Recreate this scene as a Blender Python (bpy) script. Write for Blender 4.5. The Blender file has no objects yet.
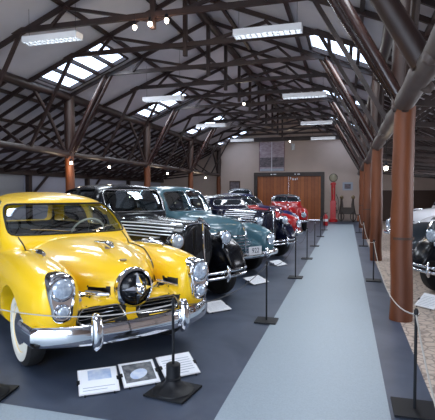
import bpy, bmesh, math, random
from mathutils import Vector, Matrix
from mathutils.bvhtree import BVHTree
from math import sin, cos, pi, radians
random.seed(7)
S = bpy.context.scene
COL = S.collection

# ------------------------------------------------------------------ camera, world, exposure
cd = bpy.data.cameras.new('camera'); cam = bpy.data.objects.new('camera', cd); COL.objects.link(cam)
cd.sensor_fit = 'HORIZONTAL'; cd.sensor_width = 36.0; cd.lens = 36.0 * 450 / 435
cd.clip_start = 0.05; cd.clip_end = 300
cam.location = (0, 0, 1.57)
cam.rotation_euler = (radians(90 - 2.163), 0, radians(16.044))
S.camera = cam
S.view_settings.view_transform = 'Standard'; S.view_settings.look = 'None'
S.view_settings.gamma = 1; S.view_settings.use_curve_mapping = False
S.view_settings.exposure = 0.0
w = bpy.data.worlds.new('sky'); S.world = w; w.use_nodes = True
bgn = w.node_tree.nodes['Background']
bgn.inputs[0].default_value = (0.72, 0.82, 1.0, 1); bgn.inputs[1].default_value = 5.0

def area(name, loc, rot, sx, sy, power, col=(1, 1, 1)):
    l = bpy.data.lights.new(name, 'AREA'); l.shape = 'RECTANGLE'; l.size = sx; l.size_y = sy
    l.energy = power; l.color = col
    o = bpy.data.objects.new(name, l); o.location = loc; o.rotation_euler = rot; COL.objects.link(o); return o
# added fill lamp behind the camera, at an assumed open front of the hall
area('added_front_fill', (-2.5, -3.8, 2.2), (radians(98), 0, 0), 7, 3.2, 270, (0.76, 0.87, 1.0))
# daylight falling through the roof skylights (left row, right row)
for k in range(-2, 3):
    area('skylight_daylight', (-6.5, 10.15 + 5.1 * k, 4.62), (0, radians(-22), 0), 1.4, 1.3, 62, (0.90, 0.95, 1.0))
    area('skylight_daylight', (-.17, 10.2 + 5.1 * k, 4.55), (0, radians(22), 0), 1.2, 1.4, 62, (0.97, 0.98, 1.0))
# daylight through the windows of the right-hand aisle wall
for yy in (6.5, 13.0, 19.5):
    area('side_window_daylight', (4.3, yy, 1.95), (radians(90), 0, radians(90)), 2.6, 1.0, 70, (0.9, 0.93, 1.0))

# ------------------------------------------------------------------ materials
def mat(name, col, rough=0.5, metal=0.0, noise=None, coat=0.0, emit=None, bump=None, spec=None):
    m = bpy.data.materials.new(name); m.use_nodes = True
    nt = m.node_tree; b = nt.nodes['Principled BSDF']
    b.inputs['Base Color'].default_value = (*col, 1); b.inputs['Roughness'].default_value = rough
    b.inputs['Metallic'].default_value = metal
    if coat: b.inputs['Coat Weight'].default_value = coat; b.inputs['Coat Roughness'].default_value = 0.04
    if spec is not None: b.inputs['Specular IOR Level'].default_value = spec
    if emit: b.inputs['Emission Color'].default_value = (*emit[0], 1); b.inputs['Emission Strength'].default_value = emit[1]
    if noise or bump:
        tc = nt.nodes.new('ShaderNodeTexCoord'); mp = nt.nodes.new('ShaderNodeMapping')
        nt.links.new(tc.outputs['Object'], mp.inputs[0])
        nz = nt.nodes.new('ShaderNodeTexNoise'); nt.links.new(mp.outputs[0], nz.inputs['Vector'])
        if noise:
            c2, sc, stretch = noise
            mp.inputs['Scale'].default_value = stretch; nz.inputs['Scale'].default_value = sc; nz.inputs['Detail'].default_value = 5
            cr = nt.nodes.new('ShaderNodeValToRGB'); cr.color_ramp.elements[0].position = 0.32; cr.color_ramp.elements[1].position = 0.68
            cr.color_ramp.elements[0].color = (*col, 1); cr.color_ramp.elements[1].color = (*c2, 1)
            nt.links.new(nz.outputs['Fac'], cr.inputs[0]); nt.links.new(cr.outputs[0], b.inputs['Base Color'])
        if bump:
            bp = nt.nodes.new('ShaderNodeBump'); bp.inputs['Strength'].default_value = bump
            bp.inputs['Distance'].default_value = 0.02
            nt.links.new(nz.outputs['Fac'], bp.inputs['Height']); nt.links.new(bp.outputs[0], b.inputs['Normal'])
    return m

def glass_mat(name, tint, refl):
    m = bpy.data.materials.new(name); m.use_nodes = True; nt = m.node_tree; nt.nodes.clear()
    o = nt.nodes.new('ShaderNodeOutputMaterial'); mx = nt.nodes.new('ShaderNodeMixShader')
    t = nt.nodes.new('ShaderNodeBsdfTransparent'); t.inputs[0].default_value = (*tint, 1)
    g = nt.nodes.new('ShaderNodeBsdfGlossy'); g.inputs['Roughness'].default_value = 0.03; g.inputs[0].default_value = (0.9, 0.95, 1, 1)
    lw = nt.nodes.new('ShaderNodeLayerWeight'); lw.inputs[0].default_value = refl
    nt.links.new(lw.outputs['Facing'], mx.inputs[0]); nt.links.new(t.outputs[0], mx.inputs[1])
    nt.links.new(g.outputs[0], mx.inputs[2]); nt.links.new(mx.outputs[0], o.inputs[0]); return m

M = {}
M['yellow'] = mat('yellow_paint', (0.96, 0.60, 0.006), 0.40, coat=0.7)
M['black'] = mat('black_paint', (0.004, 0.005, 0.008), 0.25, coat=0.2, spec=0.3)
M['teal'] = mat('blue_grey_paint', (0.055, 0.135, 0.175), 0.3, coat=0.6)
M['navy'] = mat('navy_paint', (0.006, 0.012, 0.09), 0.3, coat=0.5)
M['midnight'] = mat('midnight_blue_paint', (0.003, 0.005, 0.022), 0.25, coat=0.4, spec=0.35)
M['maroon'] = mat('maroon_paint', (0.10, 0.01, 0.015), 0.3, coat=1.0)
M['red'] = mat('red_paint', (0.40, 0.003, 0.006), 0.3, coat=0.5)
M['slate'] = mat('slate_paint', (0.05, 0.065, 0.085), 0.3, coat=1.0)
M['silver'] = mat('silver_paint', (0.55, 0.57, 0.60), 0.3, 0.4, coat=0.6)
M['white'] = mat('white_paint', (0.75, 0.76, 0.80), 0.35, coat=0.8)
M['chrome'] = mat('chrome', (0.78, 0.80, 0.84), 0.09, 1.0)
M['brightchrome'] = mat('satin_chrome', (0.86, 0.87, 0.90), 0.4, 0.85)
M['dullchrome'] = mat('worn_chrome', (0.55, 0.56, 0.58), 0.25, 1.0)
M['rubber'] = mat('tyre_rubber', (0.012, 0.012, 0.013), 0.7)
M['whitewall'] = mat('whitewall_rubber', (0.72, 0.70, 0.62), 0.55)
M['trim_and_shade'] = mat('dark_trim_and_recess_shade', (0.015, 0.016, 0.02), 0.8)
M['seat'] = mat('grey_seat_cloth', (0.05, 0.055, 0.06), 0.8, noise=((0.03, 0.03, 0.035), 30, (1, 1, 1)))
M['dark'] = mat('dark_void', (0.004, 0.004, 0.005), 0.6)
M['ivory'] = mat('ivory_plastic', (0.75, 0.72, 0.62), 0.35)
M['lens'] = mat('ribbed_lens_glass', (0.62, 0.70, 0.80), 0.12, 0.35, noise=((0.35, 0.42, 0.52), 40, (1, 1, 1)))
M['amber'] = mat('amber_lens', (0.55, 0.50, 0.42), 0.15, 0.2)
M['glass'] = glass_mat('window_glass', (0.62, 0.70, 0.72), 0.22)
M['farglass'] = mat('dark_window_glass', (0.012, 0.018, 0.024), 0.06, 0.0, spec=0.9)
M['plate'] = mat('plate_enamel', (0.72, 0.74, 0.78), 0.4)
M['ink'] = mat('dark_ink', (0.02, 0.03, 0.06), 0.6)
M['wood'] = mat('varnished_post_wood', (0.17, 0.043, 0.008), 0.55, noise=((0.075, 0.018, 0.004), 4, (1, 1, 0.12)), bump=0.25)
M['beam'] = mat('dark_truss_wood', (0.016, 0.008, 0.007), 0.45, noise=((0.034, 0.016, 0.013), 5, (1, 1, 1)))
M['polish'] = mat('polished_brace_wood', (0.035, 0.016, 0.013), 0.25, noise=((0.018, 0.009, 0.009), 5, (1, 1, 0.3)))
M['bark'] = mat('dark_rough_post_wood', (0.018, 0.008, 0.006), 0.5, noise=((0.045, 0.02, 0.014), 5, (1, 1, 0.15)), bump=0.5)
M['log'] = mat('grey_log_wood', (0.055, 0.038, 0.034), 0.55, noise=((0.10, 0.075, 0.065), 6, (1, 0.3, 1)), bump=0.4)
M['ceil'] = mat('white_ceiling_boards', (0.66, 0.64, 0.69), 0.75, noise=((0.58, 0.56, 0.61), 1.2, (1, 1, 1)))
M['wall'] = mat('cream_plaster', (0.52, 0.41, 0.36), 0.8, noise=((0.45, 0.36, 0.31), 1.0, (1, 1, 1)))
M['dado'] = mat('brown_dado', (0.06, 0.03, 0.02), 0.6)
M['wallwhite'] = mat('lime_wash', (0.42, 0.42, 0.50), 0.8)
M['galv'] = mat('grey_louvre_metal', (0.38, 0.40, 0.44), 0.45, 0.4)
M['metalwhite'] = mat('white_enamelled_steel', (0.70, 0.70, 0.72), 0.4)
M['tube'] = mat('lit_fluorescent_tube', (1, 1, 1), 0.5, emit=((0.80, 0.92, 1.0), 6.0))
M['bulb'] = mat('lit_bulb_glass', (1, 1, 1), 0.5, emit=((1.0, 0.86, 0.68), 14.0))
M['blackiron'] = mat('black_iron', (0.006, 0.007, 0.010), 0.5, spec=0.3)
M['rope'] = mat('grey_rope', (0.42, 0.40, 0.37), 0.7)
M['darkrope'] = mat('dark_cord', (0.05, 0.05, 0.055), 0.7)
M['paper'] = mat('white_paper', (0.82, 0.85, 0.90), 0.5)
M['paperblue'] = mat('pale_blue_print', (0.30, 0.42, 0.66), 0.5, noise=((0.62, 0.68, 0.78), 14, (1, 1, 1)))
M['paperdark'] = mat('dark_print', (0.05, 0.06, 0.08), 0.45, noise=((0.22, 0.23, 0.24), 22, (1, 1, 1)))
M['papergrey'] = mat('grey_print', (0.34, 0.38, 0.46), 0.5)
M['poster'] = mat('poster_print', (0.50, 0.42, 0.46), 0.6, noise=((0.28, 0.20, 0.24), 5, (1, 1, 3)))
M['posterdark'] = mat('poster_dark_print', (0.05, 0.045, 0.055), 0.6, noise=((0.20, 0.16, 0.18), 6, (1, 1, 2)))
M['redenamel'] = mat('red_enamel', (0.42, 0.012, 0.015), 0.3)
M['oldbrass'] = mat('aged_brass', (0.30, 0.22, 0.12), 0.4, 0.7)
M['globe'] = mat('cream_globe_glass', (0.25, 0.23, 0.16), 0.3)
M['oldiron'] = mat('dark_machine_iron', (0.02, 0.017, 0.016), 0.5, noise=((0.05, 0.03, 0.02), 12, (1, 1, 1)))

def planks_mat(name, c1, c2, gap, axis, width, rough=0.45):
    m = bpy.data.materials.new(name); m.use_nodes = True; nt = m.node_tree; b = nt.nodes['Principled BSDF']
    b.inputs['Roughness'].default_value = rough
    tc = nt.nodes.new('ShaderNodeTexCoord'); sp = nt.nodes.new('ShaderNodeSeparateXYZ'); nt.links.new(tc.outputs['Object'], sp.inputs[0])
    dv = nt.nodes.new('ShaderNodeMath'); dv.operation = 'DIVIDE'; dv.inputs[1].default_value = width
    nt.links.new(sp.outputs[axis], dv.inputs[0])
    fr = nt.nodes.new('ShaderNodeMath'); fr.operation = 'FRACT'; nt.links.new(dv.outputs[0], fr.inputs[0])
    fl = nt.nodes.new('ShaderNodeMath'); fl.operation = 'FLOOR'; nt.links.new(dv.outputs[0], fl.inputs[0])
    wn = nt.nodes.new('ShaderNodeTexWhiteNoise'); wn.noise_dimensions = '1D'; nt.links.new(fl.outputs[0], wn.inputs['W'])
    nz = nt.nodes.new('ShaderNodeTexNoise'); nz.inputs['Scale'].default_value = 5; nt.links.new(tc.outputs['Object'], nz.inputs['Vector'])
    ad = nt.nodes.new('ShaderNodeMath'); ad.operation = 'ADD'; nt.links.new(wn.outputs['Value'], ad.inputs[0]); nt.links.new(nz.outputs['Fac'], ad.inputs[1])
    hf = nt.nodes.new('ShaderNodeMath'); hf.operation = 'MULTIPLY'; hf.inputs[1].default_value = 0.5; nt.links.new(ad.outputs[0], hf.inputs[0])
    mx = nt.nodes.new('ShaderNodeMix'); mx.data_type = 'RGBA'; mx.inputs[6].default_value = (*c1, 1); mx.inputs[7].default_value = (*c2, 1)
    nt.links.new(hf.outputs[0], mx.inputs[0])
    lt = nt.nodes.new('ShaderNodeMath'); lt.operation = 'LESS_THAN'; lt.inputs[1].default_value = 0.06; nt.links.new(fr.outputs[0], lt.inputs[0])
    m2 = nt.nodes.new('ShaderNodeMix'); m2.data_type = 'RGBA'; m2.inputs[7].default_value = (*gap, 1)
    nt.links.new(lt.outputs[0], m2.inputs[0]); nt.links.new(mx.outputs[2], m2.inputs[6]); nt.links.new(m2.outputs[2], b.inputs['Base Color'])
    return m
M['doorwood'] = planks_mat('red_brown_door_planks', (0.22, 0.05, 0.010), (0.50, 0.15, 0.035), (0.02, 0.008, 0.004), 0, 0.2)

def floor_mat():
    m = bpy.data.materials.new('slate_blue_floor'); m.use_nodes = True; nt = m.node_tree; b = nt.nodes['Principled BSDF']
    tc = nt.nodes.new('ShaderNodeTexCoord')
    n1 = nt.nodes.new('ShaderNodeTexNoise'); n1.inputs['Scale'].default_value = 1.6; n1.inputs['Detail'].default_value = 8
    n1.inputs['Distortion'].default_value = 0.8
    nt.links.new(tc.outputs['Object'], n1.inputs['Vector'])
    cr = nt.nodes.new('ShaderNodeValToRGB'); e = cr.color_ramp.elements
    e[0].position = 0.3; e[0].color = (0.032, 0.048, 0.085, 1); e[1].position = 0.72; e[1].color = (0.085, 0.105, 0.15, 1)
    nt.links.new(n1.outputs['Fac'], cr.inputs[0]); nt.links.new(cr.outputs[0], b.inputs['Base Color'])
    b.inputs['Roughness'].default_value = 0.42
    bp = nt.nodes.new('ShaderNodeBump'); bp.inputs['Strength'].default_value = 0.12
    nt.links.new(n1.outputs['Fac'], bp.inputs['Height']); nt.links.new(bp.outputs[0], b.inputs['Normal'])
    return m
M['floor'] = floor_mat()
M['runner'] = mat('pale_blue_grey_runner', (0.33, 0.40, 0.46), 0.42, noise=((0.28, 0.345, 0.40), 90, (1, 1, 1)))
def cobble_mat():
    m = bpy.data.materials.new('beige_stone_floor'); m.use_nodes = True; nt = m.node_tree; b = nt.nodes['Principled BSDF']
    tc = nt.nodes.new('ShaderNodeTexCoord'); v = nt.nodes.new('ShaderNodeTexVoronoi'); v.inputs['Scale'].default_value = 9
    v.feature = 'DISTANCE_TO_EDGE'
    nt.links.new(tc.outputs['Object'], v.inputs['Vector'])
    cr = nt.nodes.new('ShaderNodeValToRGB'); e = cr.color_ramp.elements
    e[0].position = 0.02; e[0].color = (0.26, 0.21, 0.18, 1); e[1].position = 0.12; e[1].color = (0.58, 0.48, 0.41, 1)
    nt.links.new(v.outputs['Distance'], cr.inputs[0]); nt.links.new(cr.outputs[0], b.inputs['Base Color'])
    b.inputs['Roughness'].default_value = 0.45
    bp = nt.nodes.new('ShaderNodeBump'); bp.inputs['Strength'].default_value = 0.4; bp.inputs['Distance'].default_value = 0.02
    nt.links.new(cr.outputs[0], bp.inputs['Height']); nt.links.new(bp.outputs[0], b.inputs['Normal']); return m
M['cobble'] = cobble_mat()

# ------------------------------------------------------------------ mesh helpers
def link(o, parent=None):
    COL.objects.link(o)
    if parent: o.parent = parent
    return o
def empty(name, loc=(0, 0, 0), rz=0):
    o = bpy.data.objects.new(name, None); o.location = loc; o.rotation_euler = (0, 0, rz); o.empty_display_size = 0.2
    return link(o)
def tag(o, label, cat, group=None, kind=None):
    if label: o['label'] = label
    if cat: o['category'] = cat
    if group: o['group'] = group
    if kind: o['kind'] = kind
    return o
class MB:
    """collects vertices and faces, then links them as one mesh object"""
    def __init__(s): s.v = []; s.f = []; s.m = []
    def add(s, vf, mi=0):
        b = len(s.v); s.v += [tuple(p) for p in vf[0]]
        for f in vf[1]: s.f.append([i + b for i in f]); s.m.append(mi)
        return s
    def mesh(s, name, mats, smooth=True, fix=True):
        me = bpy.data.meshes.new(name); me.from_pydata(s.v, [], s.f)
        if not isinstance(mats, (list, tuple)): mats = [mats]
        for q in mats: me.materials.append(q)
        me.polygons.foreach_set('material_index', s.m)
        if fix:
            bm = bmesh.new(); bm.from_mesh(me); bmesh.ops.recalc_face_normals(bm, faces=bm.faces); bm.to_mesh(me); bm.free()
        if smooth: me.shade_smooth() if hasattr(me, 'shade_smooth') else None
        if smooth:
            try: me.set_sharp_from_angle(angle=radians(40))
            except Exception: pass
        me.update(); return me
    def build(s, name, mats, parent=None, smooth=True):
        return link(bpy.data.objects.new(name, s.mesh(name, mats, smooth)), parent)
def box(x0, x1, y0, y1, z0, z1):
    v = [(x, y, z) for x in (x0, x1) for y in (y0, y1) for z in (z0, z1)]
    return v, [(0, 1, 3, 2), (4, 6, 7, 5), (0, 4, 5, 1), (2, 3, 7, 6), (0, 2, 6, 4), (1, 5, 7, 3)]
def frame_of(d):
    d = Vector(d).normalized(); up = Vector((0, 0, 1)) if abs(d.z) < 0.95 else Vector((0, 1, 0))
    a = d.cross(up).normalized(); b = a.cross(d).normalized(); return a, b
def beam(p, q, w, h):
    """square-section bar from p to q, w across, h deep"""
    p = Vector(p); q = Vector(q); a, b = frame_of(q - p); v = []
    for c in (p, q):
        for sx, sy in ((-1, -1), (1, -1), (1, 1), (-1, 1)): v.append(c + a * sx * w / 2 + b * sy * h / 2)
    return v, [(0, 1, 2, 3), (4, 7, 6, 5), (0, 4, 5, 1), (1, 5, 6, 2), (2, 6, 7, 3), (3, 7, 4, 0)]
def tube(pts, r, n=8, closed=False, flat=1.0):
    pts = [Vector(p) for p in pts]; rs = r if isinstance(r, (list, tuple)) else [r] * len(pts)
    v = []; f = []; N = len(pts); prev = None
    for i, p in enumerate(pts):
        if closed: d = pts[(i + 1) % N] - pts[i - 1]
        else: d = pts[min(i + 1, N - 1)] - pts[max(i - 1, 0)]
        if prev is None: a, b = frame_of(d)
        else:
            dn = d.normalized(); a = (prev - dn * prev.dot(dn))
            a = a.normalized() if a.length > 1e-6 else frame_of(d)[0]; b = a.cross(dn).normalized()
        prev = a
        for k in range(n):
            t = 2 * pi * k / n; v.append(p + a * cos(t) * rs[i] + b * sin(t) * rs[i] * flat)
    for i in range(N if closed else N - 1):
        j = (i + 1) % N
        for k in range(n):
            k2 = (k + 1) % n; f.append((i * n + k, i * n + k2, j * n + k2, j * n + k))
    if not closed:
        f.append(tuple(range(n))); f.append(tuple((N - 1) * n + k for k in range(n))[::-1])
    return v, f
def lathe(prof, n=32, axis='z', c=(0, 0, 0)):
    """prof: (radius, height) pairs turned about an axis"""
    v = []; f = []
    for r, h in prof:
        for k in range(n):
            t = 2 * pi * k / n; a, b = r * cos(t), r * sin(t)
            v.append({'z': (c[0] + a, c[1] + b, c[2] + h), 'y': (c[0] + a, c[1] + h, c[2] + b), 'x': (c[0] + h, c[1] + a, c[2] + b)}[axis])
    for i in range(len(prof) - 1):
        for k in range(n):
            k2 = (k + 1) % n; f.append((i * n + k, i * n + k2, (i + 1) * n + k2, (i + 1) * n + k))
    if prof[0][0] > 1e-5: f.append(tuple(range(n)))
    if prof[-1][0] > 1e-5: f.append(tuple((len(prof) - 1) * n + k for k in range(n)))
    return v, f
def catmull(P, sub):
    out = []; n = len(P)
    for i in range(n - 1):
        p0 = P[max(i - 1, 0)]; p1 = P[i]; p2 = P[i + 1]; p3 = P[min(i + 2, n - 1)]
        for s in range(sub):
            t = s / sub
            out.append(tuple(0.5 * ((2 * b) + (-a + c) * t + (2 * a - 5 * b + 4 * c - d) * t * t + (-a + 3 * b - 3 * c + d) * t ** 3)
                             for a, b, c, d in zip(p0, p1, p2, p3)))
    out.append(tuple(P[-1])); return out
def sgn(x): return -1 if x < 0 else 1
def loft(st, n=32, sub=4):
    """closed hull along x; stations (x, yc, half width, z bottom, z top, exponent)"""
    st = catmull([tuple(map(float, s)) for s in st], sub); v = []; f = []
    for x, yc, hw, zb, zt, e in st:
        hw = max(hw, 0.004)
        for k in range(n):
            t = 2 * pi * (k + 0.5) / n; c, s = cos(t), sin(t)
            v.append((x, yc + hw * sgn(c) * abs(c) ** (2 / e), (zb + zt) / 2 + (zt - zb) / 2 * sgn(s) * abs(s) ** (2 / e)))
    for i in range(len(st) - 1):
        for k in range(n):
            k2 = (k + 1) % n; f.append((i * n + k, i * n + k2, (i + 1) * n + k2, (i + 1) * n + k))
    f.append(tuple(range(n))[::-1]); f.append(tuple((len(st) - 1) * n + k for k in range(n))); return v, f
def sweep(path, n=20, sub=4, e=2.4):
    """closed hull along a curve in the xz-plane; path (x, y, z, half width, half thickness)"""
    P = catmull([tuple(map(float, s)) for s in path], sub); v = []; f = []
    for i, (x, y, z, ry, rn) in enumerate(P):
        a = P[min(i + 1, len(P) - 1)]; b = P[max(i - 1, 0)]
        d = Vector((a[0] - b[0], 0, a[2] - b[2])).normalized(); nn = Vector((-d.z, 0, d.x))
        for k in range(n):
            t = 2 * pi * k / n; c, s = cos(t), sin(t)
            c = sgn(c) * abs(c) ** (2 / e); s = sgn(s) * abs(s) ** (2 / e)
            v.append((x + nn.x * rn * s, y + ry * c, z + nn.z * rn * s))
    for i in range(len(P) - 1):
        for k in range(n):
            k2 = (k + 1) % n; f.append((i * n + k, i * n + k2, (i + 1) * n + k2, (i + 1) * n + k))
    f.append(tuple(range(n))[::-1]); f.append(tuple((len(P) - 1) * n + k for k in range(n))); return v, f
def mirror(vf): return [(x, -y, z) for x, y, z in vf[0]], [tuple(reversed(f)) for f in vf[1]]
def prism(poly, axis, lo, hi):
    n = len(poly); v = []
    for h in (lo, hi):
        for a, b in poly: v.append({'x': (h, a, b), 'y': (a, h, b), 'z': (a, b, h)}[axis])
    return v, [tuple(range(n))[::-1], tuple(range(n, 2 * n))] + [(i, (i + 1) % n, n + (i + 1) % n, n + i) for i in range(n)]
def rrect(a0, a1, b0, b1, r, k=4):
    out = []
    for cx, cy, t0 in ((a1 - r, b1 - r, 0), (a0 + r, b1 - r, pi / 2), (a0 + r, b0 + r, pi), (a1 - r, b0 + r, 3 * pi / 2)):
        for i in range(k + 1): t = t0 + pi / 2 * i / k; out.append((cx + r * cos(t), cy + r * sin(t)))
    return out
def rpoly(pts, r=0.05, k=3):
    """polygon with rounded corners"""
    out = []; n = len(pts)
    for i in range(n):
        p = Vector(pts[i]); a = Vector(pts[i - 1]); b = Vector(pts[(i + 1) % n])
        ra = min(r, (a - p).length * .45); rb = min(r, (b - p).length * .45)
        s = p + (a - p).normalized() * ra; e = p + (b - p).normalized() * rb
        for j in range(k + 1): t = j / k; q = s * (1 - t) ** 2 + p * 2 * t * (1 - t) + e * t * t; out.append((q.x, q.y))
    return out
def evaluated(ob):
    dg = bpy.context.evaluated_depsgraph_get(); dg.update(); me = bpy.data.meshes.new_from_object(ob.evaluated_get(dg)); return me
def fuse(parts, voxel, smooth=4):
    """one continuous skin around overlapping hulls"""
    mb = MB()
    for p in parts: mb.add(p)
    o = link(bpy.data.objects.new('tmp', mb.mesh('tmp', M['dark'], False)))
    r = o.modifiers.new('r', 'REMESH'); r.mode = 'VOXEL'; r.voxel_size = voxel
    s = o.modifiers.new('s', 'SMOOTH'); s.factor = 0.6; s.iterations = smooth
    me = evaluated(o); bpy.data.objects.remove(o); return me
def carve(me, cutters):
    o = link(bpy.data.objects.new('tmp', me)); kill = []
    for c in cutters:
        mb = MB().add(c); k = link(bpy.data.objects.new('cut', mb.mesh('cut', M['dark'], False))); kill.append(k)
        b = o.modifiers.new('b', 'BOOLEAN'); b.operation = 'DIFFERENCE'; b.object = k; b.solver = 'MANIFOLD'
    out = evaluated(o); bpy.data.objects.remove(o)
    for k in kill: bpy.data.objects.remove(k)
    return out

# ------------------------------------------------------------------ the hall
XL, XR, XC = -7.5, 0.66, -3.42
ZE, ZR, ZW, ZLOG = 4.33, 6.02, 2.42, 2.66
WL, WR, Y0, Y1 = -11.4, 4.6, -4.0, 26.6
def roof_z(x):
    if XL <= x <= XR: return ZE + (ZR - ZE) * (1 - abs(x - XC) / (XR - XC))
    return ZE + (ZW - ZE) * ((XL - x) / (XL - WL) if x < XL else (x - XR) / (WR - XR))
def st(name, mb, mats, smooth=False):
    o = mb.build(name, mats, smooth=smooth); o['kind'] = 'structure'; return o
st('floor', MB().add(box(WL - .2, XR - .02, Y0 - 4, Y1 + .2, -.12, 0)), M['floor'])
st('floor_right', MB().add(box(XR - .02, WR + .2, Y0 - 4, Y1 + .2, -.12, 0)), M['cobble'])
rn = MB().add(box(-.866, .31, 2.72, 23.3, 0.001, .006)).add(box(-7, .31, Y0, 2.72, 0.001, .006))
st('floor_runner', rn, M['runner'])
# roof skin with the skylight openings left out
SKYL = [(-7.36, -5.6, 9.42 + 5.1 * k, 10.88 + 5.1 * k) for k in range(-2, 4)]
SKYR = [(-.85, .5, 9.45 + 5.1 * k, 10.95 + 5.1 * k) for k in range(-2, 4)]
def cells(xs, holes):
    ys = sorted({Y0, Y1} | {h[2] for h in holes if h[2] > Y0} | {h[3] for h in holes if h[3] < Y1})
    mb = MB()
    for i in range(len(xs) - 1):
        for j in range(len(ys) - 1):
            cx, cy = (xs[i] + xs[i + 1]) / 2, (ys[j] + ys[j + 1]) / 2
            if any(h[0] < cx < h[1] and h[2] < cy < h[3] for h in holes): continue
            a, b = xs[i], xs[i + 1]; za, zb = roof_z(a), roof_z(b)
            v = [(x, y, z + t) for t in (0, .09) for x, y, z in ((a, ys[j], za), (b, ys[j], zb), (b, ys[j + 1], zb), (a, ys[j + 1], za))]
            mb.add((v, [(0, 3, 2, 1), (4, 5, 6, 7), (0, 1, 5, 4), (1, 2, 6, 5), (2, 3, 7, 6), (3, 0, 4, 7)]))
    return mb
cm = cells([WL - .15, XL, -7.36, -5.6, XC], SKYL); c2 = cells([XC, -.85, .5, XR, WR + .15], SKYR)
cm.add((c2.v, c2.f)); st('ceiling', cm, M['ceil'])
# skylight frames with glazing bars
for i, (a, b, y0, y1) in enumerate(SKYL + SKYR):
    mb = MB(); za, zb = roof_z(a), roof_z(b); up = .03
    P = lambda x, y, d=0: (x, y, za + (zb - za) * (x - a) / (b - a) + up + d)
    n = 4 if b - a > 1.5 else 3
    for k in range(n + 1):
        x = a + (b - a) * k / n; mb.add(beam(P(x, y0), P(x, y1), .07, .09))
    for y in (y0, y1): mb.add(beam(P(a, y), P(b, y), .07, .1))
    gl = MB().add(([P(a, y0, .03), P(b, y0, .03), P(b, y1, .03), P(a, y1, .03), P(a, y0, .038), P(b, y0, .038), P(b, y1, .038), P(a, y1, .038)],
                   [(0, 3, 2, 1), (4, 5, 6, 7), (0, 1, 5, 4), (1, 2, 6, 5), (2, 3, 7, 6), (3, 0, 4, 7)]))
    o = st('window_%d' % (i + 1), mb, M['beam']); gl.build('window_pane', M['skyglass'] if 'skyglass' in M else M.setdefault('skyglass', glass_mat('skylight_glass', (0.93, 0.96, 1), 0.05)), o, smooth=False)
# battens: nave purlins, dense side-aisle rafters
mb = MB()
for x in (-6.9, -5.3, -4.1, -2.7, -1.1, .2):
    z = roof_z(x) - .04
    segs = [(Y0, Y1)]
    if x == -6.9 : segs = []
    for a, b in segs: mb.add(box(x - .035, x + .035, a, b, z - .05, z + .03))
for side in (-1, 1):
    xa, xb = (XL, WL) if side < 0 else (XR, WR)
    for k in range(4):
        x = xa + (xb - xa) * (k + .5) / 4; z = roof_z(x) - .06; mb.add(box(x - .03, x + .03, Y0, Y1, z - .05, z + .03))
    y = Y0 + .3
    while y < Y1 - .2:
        mb.add(beam((xa, y, roof_z(xa) - .11), (xb, y, roof_z(xb) - .11), .05, .08)); y += .5667
st('trim_1', mb, M['beam'])
# walls
def wall_with_gable(name, y, t, holes, mats):
    mb = MB(); xs = sorted({WL, XL, XC, XR, WR} | {h[0] for h in holes} | {h[1] for h in holes})
    for i in range(len(xs) - 1):
        a, b = xs[i], xs[i + 1]; lo = 0
        for h in holes:
            if h[0] <= a and b <= h[1]: lo = h[2]
        mb.add(([(x, yy, z) for yy in (y, y + t) for x, z in ((a, lo), (b, lo), (b, roof_z(b)), (a, roof_z(a)))],
                [(0, 1, 2, 3), (4, 7, 6, 5), (0, 4, 5, 1), (1, 5, 6, 2), (2, 6, 7, 3), (3, 7, 4, 0)]))
    return st(name, mb, mats)
wall_with_gable('wall_back', Y1, .2, [(-5.35, -1.25, 2.6)], M['wall'])
wall_with_gable('wall_front', Y0 - .2, .2, [(-6.4, .6, 3.6)], M['wall'])
st('wall_right', MB().add(box(WR, WR + .2, Y0, Y1, 0, 1.45)).add(box(WR, WR + .2, Y0, Y1, 2.2, 2.5))
   .add(box(WR, WR + .2, Y0, 5.2, 1.45, 2.2)).add(box(WR, WR + .2, 7.8, 11.7, 1.45, 2.2)).add(box(WR, WR + .2, 14.3, 18.2, 1.45, 2.2)).add(box(WR, WR + .2, 20.8, Y1, 1.45, 2.2)), M['wall'])
wl = MB().add(box(WL - .2, WL, 14.0, Y1, 0, 2.4)).add(box(WL - .2, WL, Y0, 14.0, 0, 1.0)).add(box(WL - .2, WL, Y0, 14.0, 2.28, 2.4))
st('wall_left', wl, M['wallwhite'])
lv = MB()
for k in range(9): lv.add(beam((WL - .06, 6.0, 1.06 + k * .145), (WL - .06, 14.0, 1.06 + k * .145), .02, .15))
lv.add(box(WL - .18, WL - .1, Y0, 14.0, 1.0, 2.28))
st('window_20', lv, M['galv'])
mb = MB()
for y in (2.4, 6, 10.0, 14.1, 18, 22): mb.add(box(WL + .001, WL + .16, y - .09, y + .09, 0, 2.3))
mb.add(box(WL + .001, WL + .2, Y0, Y1, 2.22, 2.42))
for y in (10.0, 14.1, 18): mb.add(beam((WL + .1, y + .1, 1.45), (WL + .1, y + 1.1, 2.25), .07, .07))
st('trim_2', mb, M['beam'])
st('trim_3', MB().add(box(1.2, WR, Y1 - .06, Y1 - .001, 0, 1.72)), M['dado'])
st('trim_4', MB().add(box(XL, XR, Y1 - .16, Y1 - .001, 4.62, 4.84)), M['beam'])
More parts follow.
